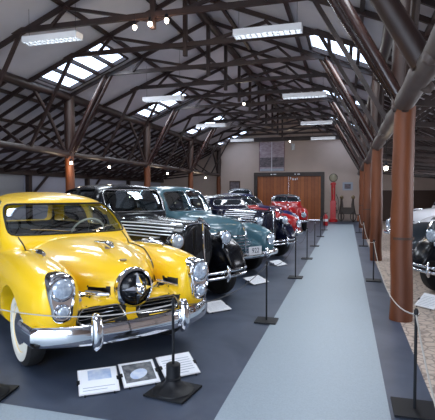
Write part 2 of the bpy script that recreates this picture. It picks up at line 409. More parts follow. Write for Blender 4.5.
# barn doors in the back wall
mb = MB().add(box(-5.35, -5.15, Y1 - .12, Y1 + .1, 0, 2.72)).add(box(-1.45, -1.25, Y1 - .12, Y1 + .1, 0, 2.72)).add(box(-5.35, -1.25, Y1 - .14, Y1 + .1, 2.55, 2.78))
st('trim_5', mb, M['beam'])
for i, (a, b) in enumerate(((-5.15, -3.305), (-3.295, -1.45))):
    d = st('door_%d' % (i + 1), MB().add(box(a, b, Y1 + .0, Y1 + .07, .02, 2.55)), M['doorwood'])
    q = MB()
    for z in (.35, 1.3, 2.25): q.add(box(a + .03, b - .03, Y1 - .03, Y1 - .0005, z - .07, z + .07))
    q.build('door_rail', M['doorwood'], d, smooth=False)

# columns
def column(x, y, label, group):
    r = empty('timber_column', (x, y, 0)); tag(r, label, 'column', group)
    n = 14; P = []
    for i in range(11):
        z = i / 10 * 2.62; P.append((random.uniform(-.012, .012), random.uniform(-.012, .012), z))
    v, f = tube(P, [.135 - .012 * i / 10 + random.uniform(-.004, .004) for i in range(11)], n)
    MB().add((v, f)).build('shaft', M['wood'], r)
    Q = [(random.uniform(-.02, .02), random.uniform(-.02, .02), 2.60 + (ZE - 2.66) * i / 6) for i in range(7)]
    MB().add(tube(Q, [.128, .14, .15, .145, .15, .14, .15], 12)).build('rough_upper_post', M['bark'], r)
    MB().add(tube([(0, 0, 1.00), (0, 0, 1.03)], .138, 16)).build('iron_band', M['dado'], r)
    for s in (-1, 1):
        MB().add(tube([(0, s * .10, ZLOG - .1), (0, s * .9, 3.6), (0, s * 1.55, ZE - .12)], [.05, .048, .045], 8)).build('knee_brace', M['beam'], r)
    return r
ords = ['nearest', 'second', 'third', 'fourth', 'fifth', 'sixth']
for k in range(-1, 4):
    y = 5.95 + 5.1 * k
    if k >= 0: column(XR, y, 'varnished brown timber column right of the aisle, %s along the hall' % ords[k], 'columns right of the aisle')
for k in range(0, 5):
    y = 5.95 + 5.1 * k
    column(XL, y, 'dark timber column of the left row behind the cars, %s along the hall' % ords[k], 'columns of the left row')
# longitudinal beams
def logbeam(name, x, z, r, m, label, knots=0):
    P = []; n = 50
    for i in range(n + 1):
        y = Y0 + .1 + (Y1 - Y0 - .2) * i / n
        P.append((x + random.uniform(-.015, .015), y, z + random.uniform(-.015, .015)))
    mb = MB().add(tube(P, [r * random.uniform(.93, 1.07) for _ in P], 12))
    for k in range(knots):
        y = 2.6 + 1.1 * k + random.uniform(-.2, .2); t = random.uniform(0, 2 * pi)
        d = Vector((cos(t), 0, sin(t)))
        c = Vector((x, y, z)); mb.add(tube([c + d * r * .5, c + d * (r + .02), c + d * (r + .045)], [.07, .055, .03], 8))
    o = mb.build(name, m); tag(o, label, 'beam'); return o
logbeam('eave_beam', XL, ZE - .1, .12, M['beam'], 'round dark beam high along the left column row under the skylights')
logbeam('eave_beam', XR, ZE - .1, .12, M['beam'], 'round dark beam high along the right column row')
logbeam('tie_log', XL, ZLOG, .09, M['beam'], 'lower dark log running between the left columns at brace height')
logbeam('tie_log', XR, ZLOG, .115, M['log'], 'grey knotted log rising over the right column at brace height', 6)
logbeam('ridge_beam', XC, ZR - .12, .1, M['beam'], 'dark ridge beam along the top of the roof')
# trusses
def truss(y, label):
    r = empty('roof_truss', (XC, y, 0)); tag(r, label, 'roof truss', 'timber roof trusses')
    W = XR - XC; zt = 4.8; xt = W * (ZR - zt) / (ZR - ZE) + .12
    def part(nm, p, q, w, h, m='beam', n=0):
        j = lambda: random.uniform(-.02, .02)
        p = (p[0], p[1], p[2]); q = (q[0], q[1] + j(), q[2])
        mb = MB().add(beam(p, q, w, h) if n == 0 else tube([p, ((p[0] + q[0]) / 2, (p[1] + q[1]) / 2 + j(), (p[2] + q[2]) / 2 + j()), q], [w * .55, w * .5, w * .45], 10))
        return mb.build(nm, M[m], r, smooth=n > 0)
    main = abs(((y - 5.95) / 5.1) - round((y - 5.95) / 5.1)) < .02
    for s in (-1, 1):
        part('rafter', (0, 0, ZR - .10), (s * (W + .02), 0, ZE - .08), .06, .09)
        e = (W + (XL - WL) - .12) if s < 0 else (W + (WR - XR) - .1)
        part('aisle_rafter', (s * W, 0, ZE - .12), (s * e, 0, ZW - .10), .06, .08)
        part('web_strut', (s * .02, .05, zt - .08), (s * 1.75, .05, ZR - .17 - 1.75 * (ZR - ZE) / W), .05, .065)
        part('web_strut', (s * 1.75, -.05, ZR - .17 - 1.75 * (ZR - ZE) / W), (s * 2.1, -.05, zt), .045, .06)
        if main:
            part('knee_brace', (s * (W - .04), .06, ZLOG + .02), (s * (W - 1.3), .06, zt), .14, .12, 'polish', 1)
            part('knee_brace', (s * (W - .04), -.085, ZLOG + .02), (s * (W - 1.17), -.085, zt - .05), .13, .12, 'polish', 1)
        elif s > 0 and y < 5: part('knee_brace', (s * (W - .04), 0, ZLOG + .02), (s * (W - 1.25), 0, zt), .19, .12, 'bark', 1)
        else: part('knee_brace', (s * (W - .04), 0, ZLOG + .02), (s * (W - 1.25), 0, zt), .06, .07)
        part('aisle_strut', (s * (W + .05), 0, ZLOG + .02), (s * (W + 1.3), 0, roof_z(XR + 1.3) - .15), .06, .065)
        part('aisle_tie', (s * (W + .05), .05, ZLOG + .02), (s * (e - .05), .05, ZW - .12), .055, .07)
    part('tie_beam', (-xt, 0, zt), (xt, 0, zt), .065, .10)
    part('king_post', (0, 0, 4.55), (0, 0, ZR - .1), .085, .085)
    return r
TY = [2.55 + 1.7 * k for k in range(14)]
nm = ['first', 'second', 'third', 'fourth', 'fifth', 'sixth', 'seventh', 'eighth', 'ninth', 'tenth', 'eleventh', 'twelfth', 'thirteenth', 'fourteenth']
for k, y in enumerate(TY): truss(y, 'dark timber roof truss over the hall, %s from the camera' % nm[k])
# long slanting props from the ridge posts down the hall
mb = MB()

# ------------------------------------------------------------------ lamps
def fluo(x, y, z, label):
    r = empty('fluorescent_light', (x, y, z)); tag(r, label, 'ceiling light', 'hanging fluorescent lights')
    L = .57
    h = MB().add(box(-L, L, -.10, .10, .05, .075)).add(box(-L, L, -.112, -.10, -.035, .075)).add(box(-L, L, .10, .112, -.035, .075))
    h.add(box(-L - .012, -L, -.112, .112, -.035, .075)).add(box(L, L + .012, -.112, .112, -.035, .075)); h.build('housing', M['metalwhite'], r, False)
    lv = MB()
    for k in range(1, 12): lv.add(box(-L + k * 2 * L / 12 - .006, -L + k * 2 * L / 12 + .006, -.10, .10, -.035, .02))
    lv.add(box(-L, L, -.006, .006, -.035, .02)); lv.build('louvre', M['metalwhite'], r, False)
    for yy in (-.05, .05): MB().add(tube([(-L + .03, yy, .03), (L - .03, yy, .03)], .016, 8)).build('tube', M['tube'], r)
    for xx in (-.5, .5): MB().add(tube([(xx, 0, .07), (xx, 0, roof_z(x + xx) - z)], .004, 5)).build('wire', M['blackiron'], r)
    l = bpy.data.lights.new('fluorescent_glow', 'AREA'); l.shape = 'RECTANGLE'; l.size = 1.2; l.size_y = .28; l.energy = 26; l.color = (.82, .92, 1)
    o = link(bpy.data.objects.new('fluorescent_glow', l), r); o.location = (0, 0, -.05)
for i, (x, y) in enumerate(((-5.3, 7.3), (-5.0, 11.85), (-5.15, 17.0), (-5.1, 22.2))):
    fluo(x, y, 4.42 if i == 0 else 4.2, 'lit louvred fluorescent light, %s of the left row' % ords[i].replace('nearest', 'first'))
for i, (x, y) in enumerate(((-1.33, 7.7), (-1.15, 12.6), (-1.15, 17.6), (-1.15, 22.6))):
    fluo(x, y, 4.30 if i == 0 else 4.22, 'lit louvred fluorescent light, %s of the right row' % ords[i].replace('nearest', 'first'))
def spot(x, y, z, ztop, label, grp, power=8):
    r = empty('bulb_lamp', (x, y, z)); tag(r, label, 'lamp', grp)
    MB().add(lathe([(.0, .13), (.03, .12), (.035, .07), (.05, .045)], 14)).build('socket', M['blackiron'], r)
    MB().add(lathe([(.0, -.035), (.02, -.03), (.035, -.01), (.038, .01), (.034, .04), (.0, .05)], 16)).build('bulb', M['bulb'], r)
    MB().add(tube([(0, 0, .12), (0, 0, ztop - z)], .006, 5)).build('cord', M['blackiron'], r)
    l = bpy.data.lights.new('bulb_glow', 'POINT'); l.energy = power; l.color = (1, .82, .6); l.shadow_soft_size = .06
    o = link(bpy.data.objects.new('bulb_glow', l), r); o.location = (0, 0, -.09)
for i, (dx, n_) in enumerate(((-.3, 'left'), (-.0, 'middle'), (.32, 'right'))):
    spot(XC + dx, 7.52, 4.58 + (i - 1) * .03, 4.78, 'glowing bulb under the near roof truss, %s of three' % n_, 'three bulbs under the near truss')
spot(-3.25, 14.4, 4.45, 4.75, 'glowing bulb hanging on a truss mid-hall', 'bulbs on the trusses')
spot(-3.0, 24.6, 4.35, 4.75, 'glowing bulb hanging near the back wall poster', 'bulbs on the trusses')
for y, t in ((10.75, 'on the near left column'), (12.8, 'just beyond the near left column'), (17.6, 'above the blue-grey car'), (22.9, 'of the left row by the back wall')):
    spot(XL + .25, y, 2.38, 2.66, 'small glowing bulb under the left log, ' + t, 'bulbs under the left log')
spot(XR + .03, 8.9, 2.02, 2.6, 'bright bulb hanging beside the near right column', 'bulbs on the right log')

# ------------------------------------------------------------------ cars
def ring_on(bvh, poly, axis, start, direction, off=0.0, closed=True):
    """throw an outline onto a surface"""
    out = []
    for a, b in poly:
        o = Vector({'x': (start, a, b), 'y': (a, start, b), 'z': (a, b, start)}[axis])
        h = bvh.ray_cast(o, Vector(direction))
        if h[0] is not None: out.append(h[0] + h[1] * off)
    return out
def dense(poly, closed=True, step=.05):
    out = []; n = len(poly)
    for i in range(n if closed else n - 1):
        a = Vector(poly[i]); b = Vector(poly[(i + 1) % n]); k = max(1, int((b - a).length / step))
        for j in range(k): out.append(tuple(a + (b - a) * j / k))
    if not closed: out.append(tuple(poly[-1]))
    return out
def inside(poly, x, y):
    c = False; n = len(poly); j = n - 1
    for i in range(n):
        if (poly[i][1] > y) != (poly[j][1] > y) and x < (poly[j][0] - poly[i][0]) * (y - poly[i][1]) / (poly[j][1] - poly[i][1]) + poly[i][0]: c = not c
        j = i
    return c
def grid_patch(bvh, poly, axis, start, direction, off, thick=.004, step=.03):
    """pane: a grid thrown onto the surface, cut to the outline, moved along the normal"""
    a0 = min(p[0] for p in poly); a1 = max(p[0] for p in poly); b0 = min(p[1] for p in poly); b1 = max(p[1] for p in poly)
    na = max(2, int((a1 - a0) / step)); nb = max(2, int((b1 - b0) / step)); idx = {}; v = []; f = []
    for i in range(na + 1):
        for j in range(nb + 1):
            a = a0 + (a1 - a0) * i / na; b = b0 + (b1 - b0) * j / nb
            o = Vector({'x': (start, a, b), 'y': (a, start, b), 'z': (a, b, start)}[axis])
            h = bvh.ray_cast(o, Vector(direction))
            if h[0] is not None: idx[i, j] = len(v); v.append(h[0] + h[1] * off)
    for i in range(na):
        for j in range(nb):
            q = [(i, j), (i + 1, j), (i + 1, j + 1), (i, j + 1)]
            ca = a0 + (a1 - a0) * (i + .5) / na; cb = b0 + (b1 - b0) * (j + .5) / nb
            if all(k in idx for k in q) and inside(poly, ca, cb): f.append(tuple(idx[k] for k in q))
    return v, f

def wheel(root, x, y, side, R=.345, white=True, steer=0, hub='chrome', width=.16, wire=False):
    t = MB().add(lathe([(R * .62, -.06), (R * .70, -width / 2), (R * .86, -width / 2 - .005), (R * .97, -width * .38), (R, -width * .15), (R, width * .15),
                        (R * .97, width * .38), (R * .86, width / 2 + .005), (R * .70, width / 2), (R * .62, .06)], 40, 'y'))
    o = t.build('wheel', M['rubber'], root); o.location = (x, y, R); o.rotation_euler = (0, 0, steer)
    s = side; w2 = width / 2 + .004
    if white:
        MB().add(lathe([(R * .62, s * (w2 - .012)), (R * .66, s * (w2 + .004)), (R * .78, s * (w2 + .008)), (R * .845, s * (w2 + .003)), (R * .845, s * (w2 - .02))], 40, 'y')).build('whitewall', M['whitewall'], o)
    MB().add(lathe([(R * .64, s * .05), (R * .62, s * .075), (R * .55, s * .055), (R * .48, s * .06), (R * .44, s * .05), (.0, s * .04)], 32, 'y')).build('rim', M['dark' if not white else 'rimpaint'] if 'rimpaint' in M else M['dark'], o)
    MB().add(lathe([(R * .46, s * .052), (R * .42, s * .085), (R * .25, s * .10), (R * .12, s * .108), (.0, s * .112)], 28, 'y')).build('hubcap', M[hub], o)
    return o
def path_blade(pts, hh, th, n=10):
    """blade swept along a path in plan: rounded upright section"""
    v = []; f = []; N = len(pts)
    for i, p in enumerate(pts):
        p = Vector(p); d = Vector(pts[min(i + 1, N - 1)]) - Vector(pts[max(i - 1, 0)]); d.z = 0; d.normalize(); nn = Vector((d.y, -d.x, 0))
        for k in range(n):
            t = 2 * pi * k / n; c = sgn(cos(t)) * abs(cos(t)) ** .75; s = sgn(sin(t)) * abs(sin(t)) ** .75
            v.append(p + nn * th * c + Vector((0, 0, hh * s)))
    for i in range(N - 1):
        for k in range(n): k2 = (k + 1) % n; f.append((i * n + k, i * n + k2, (i + 1) * n + k2, (i + 1) * n + k))
    f.append(tuple(range(n))); f.append(tuple((N - 1) * n + k for k in range(n))); return v, f
def bumper(root, x0, z, halfw, curve, hh, th, guards=(), name='bumper', wrap=.25):
    P = []
    for i in range(25):
        s = -1 + 2 * i / 24; y = halfw * s; P.append((x0 - curve * abs(s) ** 2.6, y, z))
    P = [(x0 - curve - wrap, -halfw - .02, z)] + P + [(x0 - curve - wrap, halfw + .02, z)]
    o = MB().add(path_blade(P, hh, th)).build(name, M['chrome'], root)
    for g in guards:
        zz = z; gx = x0 - curve * abs(g / halfw) ** 2.6 + th * .6
        st_ = [(gx, g, zz - hh * 1.5, .02, .02), (gx + .02, g, zz - hh * 1.0, .042, .04), (gx + .03, g, zz, .048, .05), (gx + .02, g, zz + hh * 1.2, .045, .045), (gx, g, zz + hh * 1.9, .035, .035), (gx - .005, g, zz + hh * 2.1, .012, .012)]
        v = []; f = []; n = 14; Q = catmull(st_, 3)
        for (x, y, z_, a, b) in Q:
            for k in range(n): t = 2 * pi * k / n; v.append((x + b * cos(t), y + a * sin(t), z_))
        for i in range(len(Q) - 1):
            for k in range(n): k2 = (k + 1) % n; f.append((i * n + k, i * n + k2, (i + 1) * n + k2, (i + 1) * n + k))
        f.append(tuple(range(n))); f.append(tuple((len(Q) - 1) * n + k for k in range(n)))
        MB().add((v, f)).build('bumper_guard', M['chrome'], o)
    return o
def finish_body(root, me, cavity, paint, mouths=()):
    """link the carved body; faces of the hollow take a dark trim"""
    me.materials.clear(); me.materials.append(paint); me.materials.append(M['trim_and_shade'])
    mi = [0] * len(me.polygons)
    if cavity:
        cb = BVHTree.FromPolygons([Vector(p) for p in cavity[0]], cavity[1])
        for i, p in enumerate(me.polygons):
            n = cb.find_nearest(p.center, .012)
            if n[0] is not None and n[3] < .004: mi[i] = 1
    for q in mouths:  # insides of the grille openings coloured dark, standing for shade in their depth
        xs = [v[0] for v in q[0]]; ys = [v[1] for v in q[0]]; zs = [v[2] for v in q[0]]; e = .004
        for i, p in enumerate(me.polygons):
            c = p.center
            if min(xs) - e < c.x < max(xs) + e and min(ys) - e < c.y < max(ys) + e and min(zs) - e < c.z < max(zs) + e: mi[i] = 1
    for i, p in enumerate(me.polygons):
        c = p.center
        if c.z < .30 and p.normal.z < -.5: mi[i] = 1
    me.polygons.foreach_set('material_index', mi)
    me.shade_smooth()
    try: me.set_sharp_from_angle(angle=radians(38))
    except Exception: pass
    return link(bpy.data.objects.new('body', me), root)
def seatset(root, xs, hw, z0):
    for x in xs:
        mb = MB().add(loft([(x + .25, 0, hw, z0, z0 + .12, 5), (x, 0, hw, z0 - .05, z0 + .16, 5), (x - .25, 0, hw, z0 - .05, z0 + .14, 5)], 20, 3))
        mb.add(loft([(x - .18, 0, hw, z0, z0 + .42, 5), (x - .30, 0, hw * .98, z0, z0 + .48, 5), (x - .38, 0, hw * .94, z0, z0 + .46, 5)], 20, 3))
        mb.build('seat', M['seat'], root)
def steering(root, x, y, z, r=.2, tilt=55, m='ivory'):
    o = MB().add(tube([(r * cos(2 * pi * k / 32), r * sin(2 * pi * k / 32), 0) for k in range(32)], .012, 8, True)).build('steering_wheel', M[m], root)
    o.location = (x, y, z); o.rotation_euler = (0, radians(-tilt), 0)
    mb = MB()
    for a in (0, 2.1, 4.2): mb.add(tube([(0, 0, -.02), (r * cos(a), r * sin(a), 0)], .006, 6))
    mb.add(lathe([(0, -.03), (.035, -.025), (.03, 0), (0, .006)], 16)); mb.add(tube([(0, 0, -.02), (0, 0, -.35)], .018, 8))
    mb.build('column', M['chrome'], o)
def plate(root, x, y, z, text, wd=.30, ht=.13):
    o = MB().add(box(-.006, .006, -wd / 2, wd / 2, -ht / 2, ht / 2)).build('license_plate', M['plate'], root, False); o.location = (x, y, z)
    cu = bpy.data.curves.new('t', 'FONT'); cu.body = text; cu.size = ht * .85; cu.align_x = 'CENTER'; cu.align_y = 'CENTER'; cu.extrude = .001
    t = link(bpy.data.objects.new('t', cu)); me = evaluated(t); bpy.data.objects.remove(t)
    me.materials.clear(); me.materials.append(M['ink'])
    q = link(bpy.data.objects.new('plate_number', me), o); q.rotation_euler = (radians(90), 0, radians(90)); q.location = (.0075, 0, 0)
    return o
M['rimpaint'] = M['yellow']

def root_at(name, bx, by, ang, front, label, cat='car'):
    """bx, by: where the bumper centre stands; front: bumper's distance ahead of the front axle"""
    h = Vector((cos(ang), sin(ang), 0)); p = Vector((bx, by, 0)) - h * front
    r = empty(name, p, ang); tag(r, label, cat, 'parked vintage cars'); return r

def lips(root, bvh, poly, axis, start, d, r, m='chrome', name='window_trim', off=.002, closed=True):
    P = ring_on(bvh, dense(poly, closed), axis, start, d, off)
    if len(P) > 3: return MB().add(tube(P, r, 6, closed)).build(name, m if not isinstance(m, str) else M[m], root)

def stretch(root, hl):
    """a longer bonnet: everything behind the front axle moves back"""
    for o in root.children:
        if o.location.x < -.8: o.location.x -= hl; continue
        x0 = o.location.x
        for v in o.data.vertices:
            t = min(1, max(0, (-.05 - v.co.x - x0) / .7)); v.co.x -= hl * t
        for c in o.children:
            if abs(x0) < .01 and c.type == 'MESH':
                for v in c.data.vertices:
                    t = min(1, max(0, (-.05 - v.co.x) / .7)); v.co.x -= hl * t
    return root

def bullet_nose_coupe():
    r = root_at('vintage_car', -1.675, 3.52, radians(-36), .86, 'bright yellow bullet-nosed vintage car with whitewall tyres and chrome bumper, nearest the camera')
    core = loft([(.66, 0, .13, .60, .86, 2), (.60, 0, .20, .52, .905, 2.1), (.50, 0, .29, .45, .94, 2.2), (.32, 0, .40, .36, .985, 2.4), (0, 0, .53, .3, 1.04, 2.5), (-.4, 0, .62, .26, 1.075, 2.6),
                 (-.8, 0, .70, .25, 1.09, 2.8), (-1.2, 0, .78, .25, 1.09, 3), (-2.0, 0, .82, .25, 1.09, 3.2), (-2.8, 0, .80, .25, 1.08, 3.2), (-3.4, 0, .72, .28, 1.02, 3),
                 (-3.85, 0, .60, .34, .90, 2.6), (-4.05, 0, .42, .42, .74, 2.2)], 40)
    cab = loft([(-.60, 0, .66, .80, 1.07, 2.8), (-.86, 0, .74, .72, 1.20, 3), (-1.10, 0, .75, .68, 1.40, 3), (-1.35, 0, .74, .66, 1.525, 3), (-1.8, 0, .73, .66, 1.575, 3),
                (-2.3, 0, .71, .66, 1.575, 2.8), (-2.8, 0, .66, .66, 1.46, 2.6), (-3.2, 0, .56, .66, 1.26, 2.4), (-3.55, 0, .40, .66, 1.04, 2.2)], 40)
    cav = loft([(-.78, 0, .58, .84, 1.08, 2.8), (-.93, 0, .68, .62, 1.175, 3), (-1.17, 0, .69, .5, 1.36, 3), (-1.42, 0, .685, .5, 1.475, 3), (-1.8, 0, .675, .5, 1.525, 3),
                (-2.3, 0, .655, .5, 1.52, 2.8), (-2.75, 0, .60, .5, 1.40, 2.6), (-3.0, 0, .52, .6, 1.27, 2.4)], 32)
    ff = loft([(.72, .655, .10, .55, .85, 2.2), (.68, .655, .155, .47, .91, 2.3), (.55, .655, .20, .40, .95, 2.4), (.3, .66, .225, .34, .99, 2.4), (0, .665, .225, .3, 1.01, 2.4), (-.4, .66, .22, .27, 1.0, 2.5),
               (-.9, .66, .20, .26, .96, 2.6), (-1.4, .67, .16, .26, .90, 2.6), (-2.0, .68, .12, .26, .80, 2.6)], 32)
    rf = loft([(-2.0, .70, .10, .26, .75, 2.6), (-2.4, .70, .17, .26, .90, 2.6), (-2.8, .69, .20, .26, .96, 2.6), (-3.3, .66, .20, .28, .93, 2.5), (-3.8, .58, .17, .34, .82, 2.3), (-4.05, .52, .10, .45, .70, 2)], 28)
    apron = loft([(.62, 0, .56, .36, .62, 3), (.5, 0, .62, .32, .68, 3), (.25, 0, .66, .3, .7, 3)], 32)
    valance = loft([(.70, 0, .60, .33, .43, 2.5), (.62, 0, .66, .30, .46, 2.6), (.4, 0, .70, .28, .5, 3)], 28)
    raw = fuse([core, cab, ff, mirror(ff), rf, mirror(rf), apron, valance], .02, 5)
    bvh = BVHTree.FromPolygons([v.co.copy() for v in raw.vertices], [tuple(p.vertices) for p in raw.polygons])
    wsc = rpoly([(-.675, 1.115), (.675, 1.115), (.655, 1.33), (.60, 1.44), (-.60, 1.44), (-.655, 1.33)], .07)
    door = rpoly([(-1.26, 1.14), (-2.02, 1.14), (-2.02, 1.47), (-1.60, 1.47), (-1.42, 1.40)], .05)
    quart = rpoly([(-2.12, 1.14), (-2.95, 1.14), (-2.72, 1.36), (-2.45, 1.46), (-2.12, 1.47)], .06)
    rear = rpoly([(-.46, 1.14), (.46, 1.14), (.38, 1.40), (-.38, 1.40)], .07)
    cut = [cav, prism(wsc, 'x', -1.35, .2), prism(door, 'y', -1.2, 1.2), prism(quart, 'y', -1.2, 1.2), prism(rear, 'x', -4.3, -2.6)]
    for x in (0, -2.87):
        for s in (-1, 1): cut.append(lathe([(.40, s * .42), (.40, s * 1.2)], 40, 'y', (x, 0, .345)))
    # mouths: two upper slots and two lower grille openings
    for s in (-1, 1):
        cut.append(prism(rpoly([(s * .19, .668), (s * .46, .668), (s * .495, .70), (s * .46, .738), (s * .20, .738)], .03), 'x', .44, .9))
        cut.append(prism(rpoly([(s * .05, .47), (s * .46, .45), (s * .51, .51), (s * .46, .585), (s * .12, .59)], .03), 'x', .40, .9))
    me = carve(raw, cut); body = finish_body(r, me, cav, M['yellow'], cut[-4:])
    MB().add(grid_patch(bvh, [(y * 1.04, 1.275 + (z - 1.275) * 1.07) for y, z in wsc], 'x', .2, (-1, 0, 0), -.022)).build('windshield', M['glass'], r)
    lips(r, bvh, wsc, 'x', .2, (-1, 0, 0), .011, 'blackiron', 'windshield_seal')
    for s in (-1, 1):
        for po in (door, quart):
            MB().add(grid_patch(bvh, po, 'y', s * 1.3, (0, -s, 0), -.022)).build('side_window', M['glass'], r)
            lips(r, bvh, po, 'y', s * 1.3, (0, -s, 0), .008, 'chrome')
        lips(r, bvh, [(-1.16, 1.08), (-1.16, .34), (-2.06, .34), (-2.06, 1.08)], 'y', s * 1.3, (0, -s, 0), .004, 'dark', 'door_seam', 0)
        lips(r, bvh, [(-.5, .50), (-2.6, .50)], 'y', s * 1.4, (0, -s, 0), .008, 'chrome', 'side_strip', .002, False)
        # hood seam between hood and fender
        seam = [(-.78, s * .60), (-.45, s * .575), (-.1, s * .53), (.2, s * .46), (.42, s * .39), (.54, s * .345)]
        P = ring_on(bvh, dense(seam, False), 'z', 2, (0, 0, -1), .0)
        hh = ring_on(bvh, [(s * .36, .86), (s * .37, .78), (s * .39, .68), (s * .41, .60)], 'x', 1.5, (-1, 0, 0), 0)
        MB().add(tube(P + [q for q in hh if q.x > .35], .007, 6)).build('hood_seam', M['dark'], r)
        # fender-top ornament
        hpt = bvh.ray_cast(Vector((-.02, s * .60, 2)), Vector((0, 0, -1)))[0]
        P = [bvh.ray_cast(Vector((x, s * (.60 + .02 * (x > 0)), 2)), Vector((0, 0, -1)))[0] + Vector((0, 0, .012 + .02 * max(0, (x + .3)))) for x in (-.38, -.25, -.1, .05, .16)]
        MB().add(tube(P, [.008, .020, .026, .034, .018], 10)).build('fender_ornament', M['chrome'], r)
        # headlight pod
        pod = MB(); prof = [(0, .935), (.062, .925), (.098, .885), (.109, .81), (.102, .73), (.086, .65), (.080, .60), (.055, .555), (0, .54)]
        outl = [(a, b) for a, b in catmull(prof, 3)] + [(-a, b) for a, b in catmull(prof, 3)[::-1]][1:-1]
        n = len(outl); v = []; f = []
        for x, k in ((.60, 1.0), (.735, 1.0), (.775, .95), (.785, .86), (.765, .80)):
            for a, b in outl: v.append((x - (.05 if False else 0) - max(0, b - .7) * .12, s * .665 + a * k, .72 + (b - .72) * (1 - (1 - k) * .55)))
        for i in range(4):
            for k in range(n): k2 = (k + 1) % n; f.append((i * n + k, i * n + k2, (i + 1) * n + k2, (i + 1) * n + k))
        f.append(tuple(4 * n + k for k in range(n))); pod.add((v, f))
        pod.add(tube([(.765, s * .665 + .088 * cos(2 * pi * k / 28), .815 + .088 * sin(2 * pi * k / 28)) for k in range(28)], .016, 8, True))
        pod.add(tube([(.78, s * .665 + .050 * cos(2 * pi * k / 24), .635 + .046 * sin(2 * pi * k / 24)) for k in range(24)], .012, 8, True))
        po = pod.build('headlight', M['chrome'], r)
        MB().add(lathe([(.086, .0), (.078, .014), (.05, .03), (0, .036)], 28, 'x', (.765, s * .665, .815))).build('lens', M['lens'], po)
        MB().add(lathe([(.047, .0), (.042, .012), (.03, .02), (0, .024)], 24, 'x', (.78, s * .665, .635))).build('parking_lens', M['lens'], po)
        # upper chrome bar in the slot
        bp_ = [bvh.ray_cast(Vector((1.5, s * y_, .682)), Vector((-1, 0, 0)))[0] + Vector((.016, 0, 0)) for y_ in (.20, .27, .35, .42, .485)]
        b = MB().add(tube(bp_, [.016, .032, .036, .032, .014], 12)); b.build('air_scoop_bar', M['chrome'], r)
        P = [(.64, s * .195, .70), (.60, s * .30, .755), (.57, s * .42, .75), (.53, s * .525, .705), (.55, s * .44, .655), (.58, s * .30, .65)]
        # lower grille: frame and fine bars
        g = MB(); poly = [(s * .05, .47), (s * .46, .45), (s * .51, .51), (s * .46, .585), (s * .12, .59)]
        RP = ring_on(bvh, dense(rpoly(poly, .03), True, .03), 'x', 1.5, (-1, 0, 0), .004)
        if len(RP) > 4: g.add(tube(RP, .008, 6, True))
        for z in (.495, .53, .562):
            bp_ = [bvh.ray_cast(Vector((1.5, s * y_, z)), Vector((-1, 0, 0)))[0] - Vector((.012, 0, 0)) for y_ in (.09, .2, .3, .4, .48)]
            g.add(path_blade(bp_, .005, .008, 6))
        g.build('grille', M['dullchrome'], r)
        # wiper
        P = ring_on(bvh, [(s * .12 + .08, 1.125), (s * .12 + .28, 1.16), (s * .12 + .47, 1.175)] if s > 0 else [(-.05, 1.125), (-.25, 1.15), (-.46, 1.16)], 'x', .2, (-1, 0, 0), .015)
        MB().add(tube(P, .006, 6)).build('wiper', M['dullchrome'], r)
        # mirror finish door handle
        hp = bvh.ray_cast(Vector((-1.9, s * 1.3, .98)), Vector((0, -s, 0)))[0]
        MB().add(tube([hp + Vector((-.08, s * .005, 0)), hp + Vector((-.06, s * .03, 0)), hp + Vector((.06, s * .03, 0)), hp + Vector((.08, s * .005, 0))], .01, 8)).build('door_handle', M['chrome'], r)
        wheel(r, 0, s * .72, s, .345, True); wheel(r, -2.87, s * .70, s, .345, True)
    # the bullet
    nz = MB().add(lathe([(.175, -.02), (.182, .02), (.172, .05), (.155, .055), (.148, .035)], 40, 'x', (.66, 0, .73)))
    no = nz.build('nose_ring', M['chrome'], r)
    MB().add(lathe([(.15, .0), (.148, .04), (.12, .075), (.085, .10), (.06, .11)], 36, 'x', (.66, 0, .73))).build('nose_dish', M['black'], no)
    MB().add(lathe([(.045, .09), (.044, .14), (.038, .165), (.022, .182), (0, .188)], 24, 'x', (.66, 0, .73))).build('nose_spinner', M['chrome'], no)
    fins = MB()
    for k in range(4):
        a = pi / 4 * 0 + k * pi / 2; c, s_ = cos(a), sin(a)
        v = [(.785, -s_ * .03, .73 + c * .03), (.785, s_ * .03, .73 - c * .03), (.72, c * .135, .73 + s_ * .135), (.76, -s_ * .03, .73 + c * .03)]
        P0 = Vector((.835, 0, .73)); T = Vector((.742, c * .145, .73 + s_ * .145)); sd = Vector((0, -s_, c)) * .030
        base = Vector((.785, c * .055, .73 + s_ * .055))
        fins.add(([P0, base + sd, T, base - sd, base + Vector((.03, 0, 0)), base - Vector((.04, 0, 0))], [(0, 1, 4), (1, 2, 4), (2, 3, 4), (3, 0, 4), (0, 5, 1), (1, 5, 2), (2, 5, 3), (3, 5, 0)]))
    fins.build('nose_star', M['chrome'], no, False)
    # hood ornament and badge
    P = [bvh.ray_cast(Vector((x, 0, 2)), Vector((0, 0, -1)))[0] + Vector((0, 0, d)) for x, d in ((-.18, .008), (0, .03), (.12, .05), (.20, .06), (.27, .045))]
    hb = MB().add(tube(P, [.008, .02, .028, .032, .01], 10)); hb.add(beam(P[2] - Vector((0, 0, .06)), P[2], .03, .05)); hb.build('hood_ornament', M['chrome'], r)
    q = bvh.ray_cast(Vector((.47, 0, 2)), Vector((0, 0, -1)))
    MB().add(lathe([(.0, .012), (.03, .01), (.036, 0), (.03, -.01)], 20, 'z', tuple(q[0]))).build('hood_badge', M['oldbrass'], r)
    b = bumper(r, .86, .42, .84, .26, .085, .035, (-.42, .42), wrap=.3)
    MB().add(path_blade([(.86 - .26 * abs(s) ** 2.6 + .022, .82 * s, .42) for s in [-1 + i / 10 for i in range(21)]], .022, .02, 8)).build('bumper_rib', M['chrome'], b)
    bumper(r, -4.22, .42, .80, -.16, .07, .03, (-.4, .4), 'rear_bumper', wrap=-.2)
    seatset(r, (-1.75, -2.7), .56, .62); steering(r, -1.22, .34, 1.06, .215, 62)
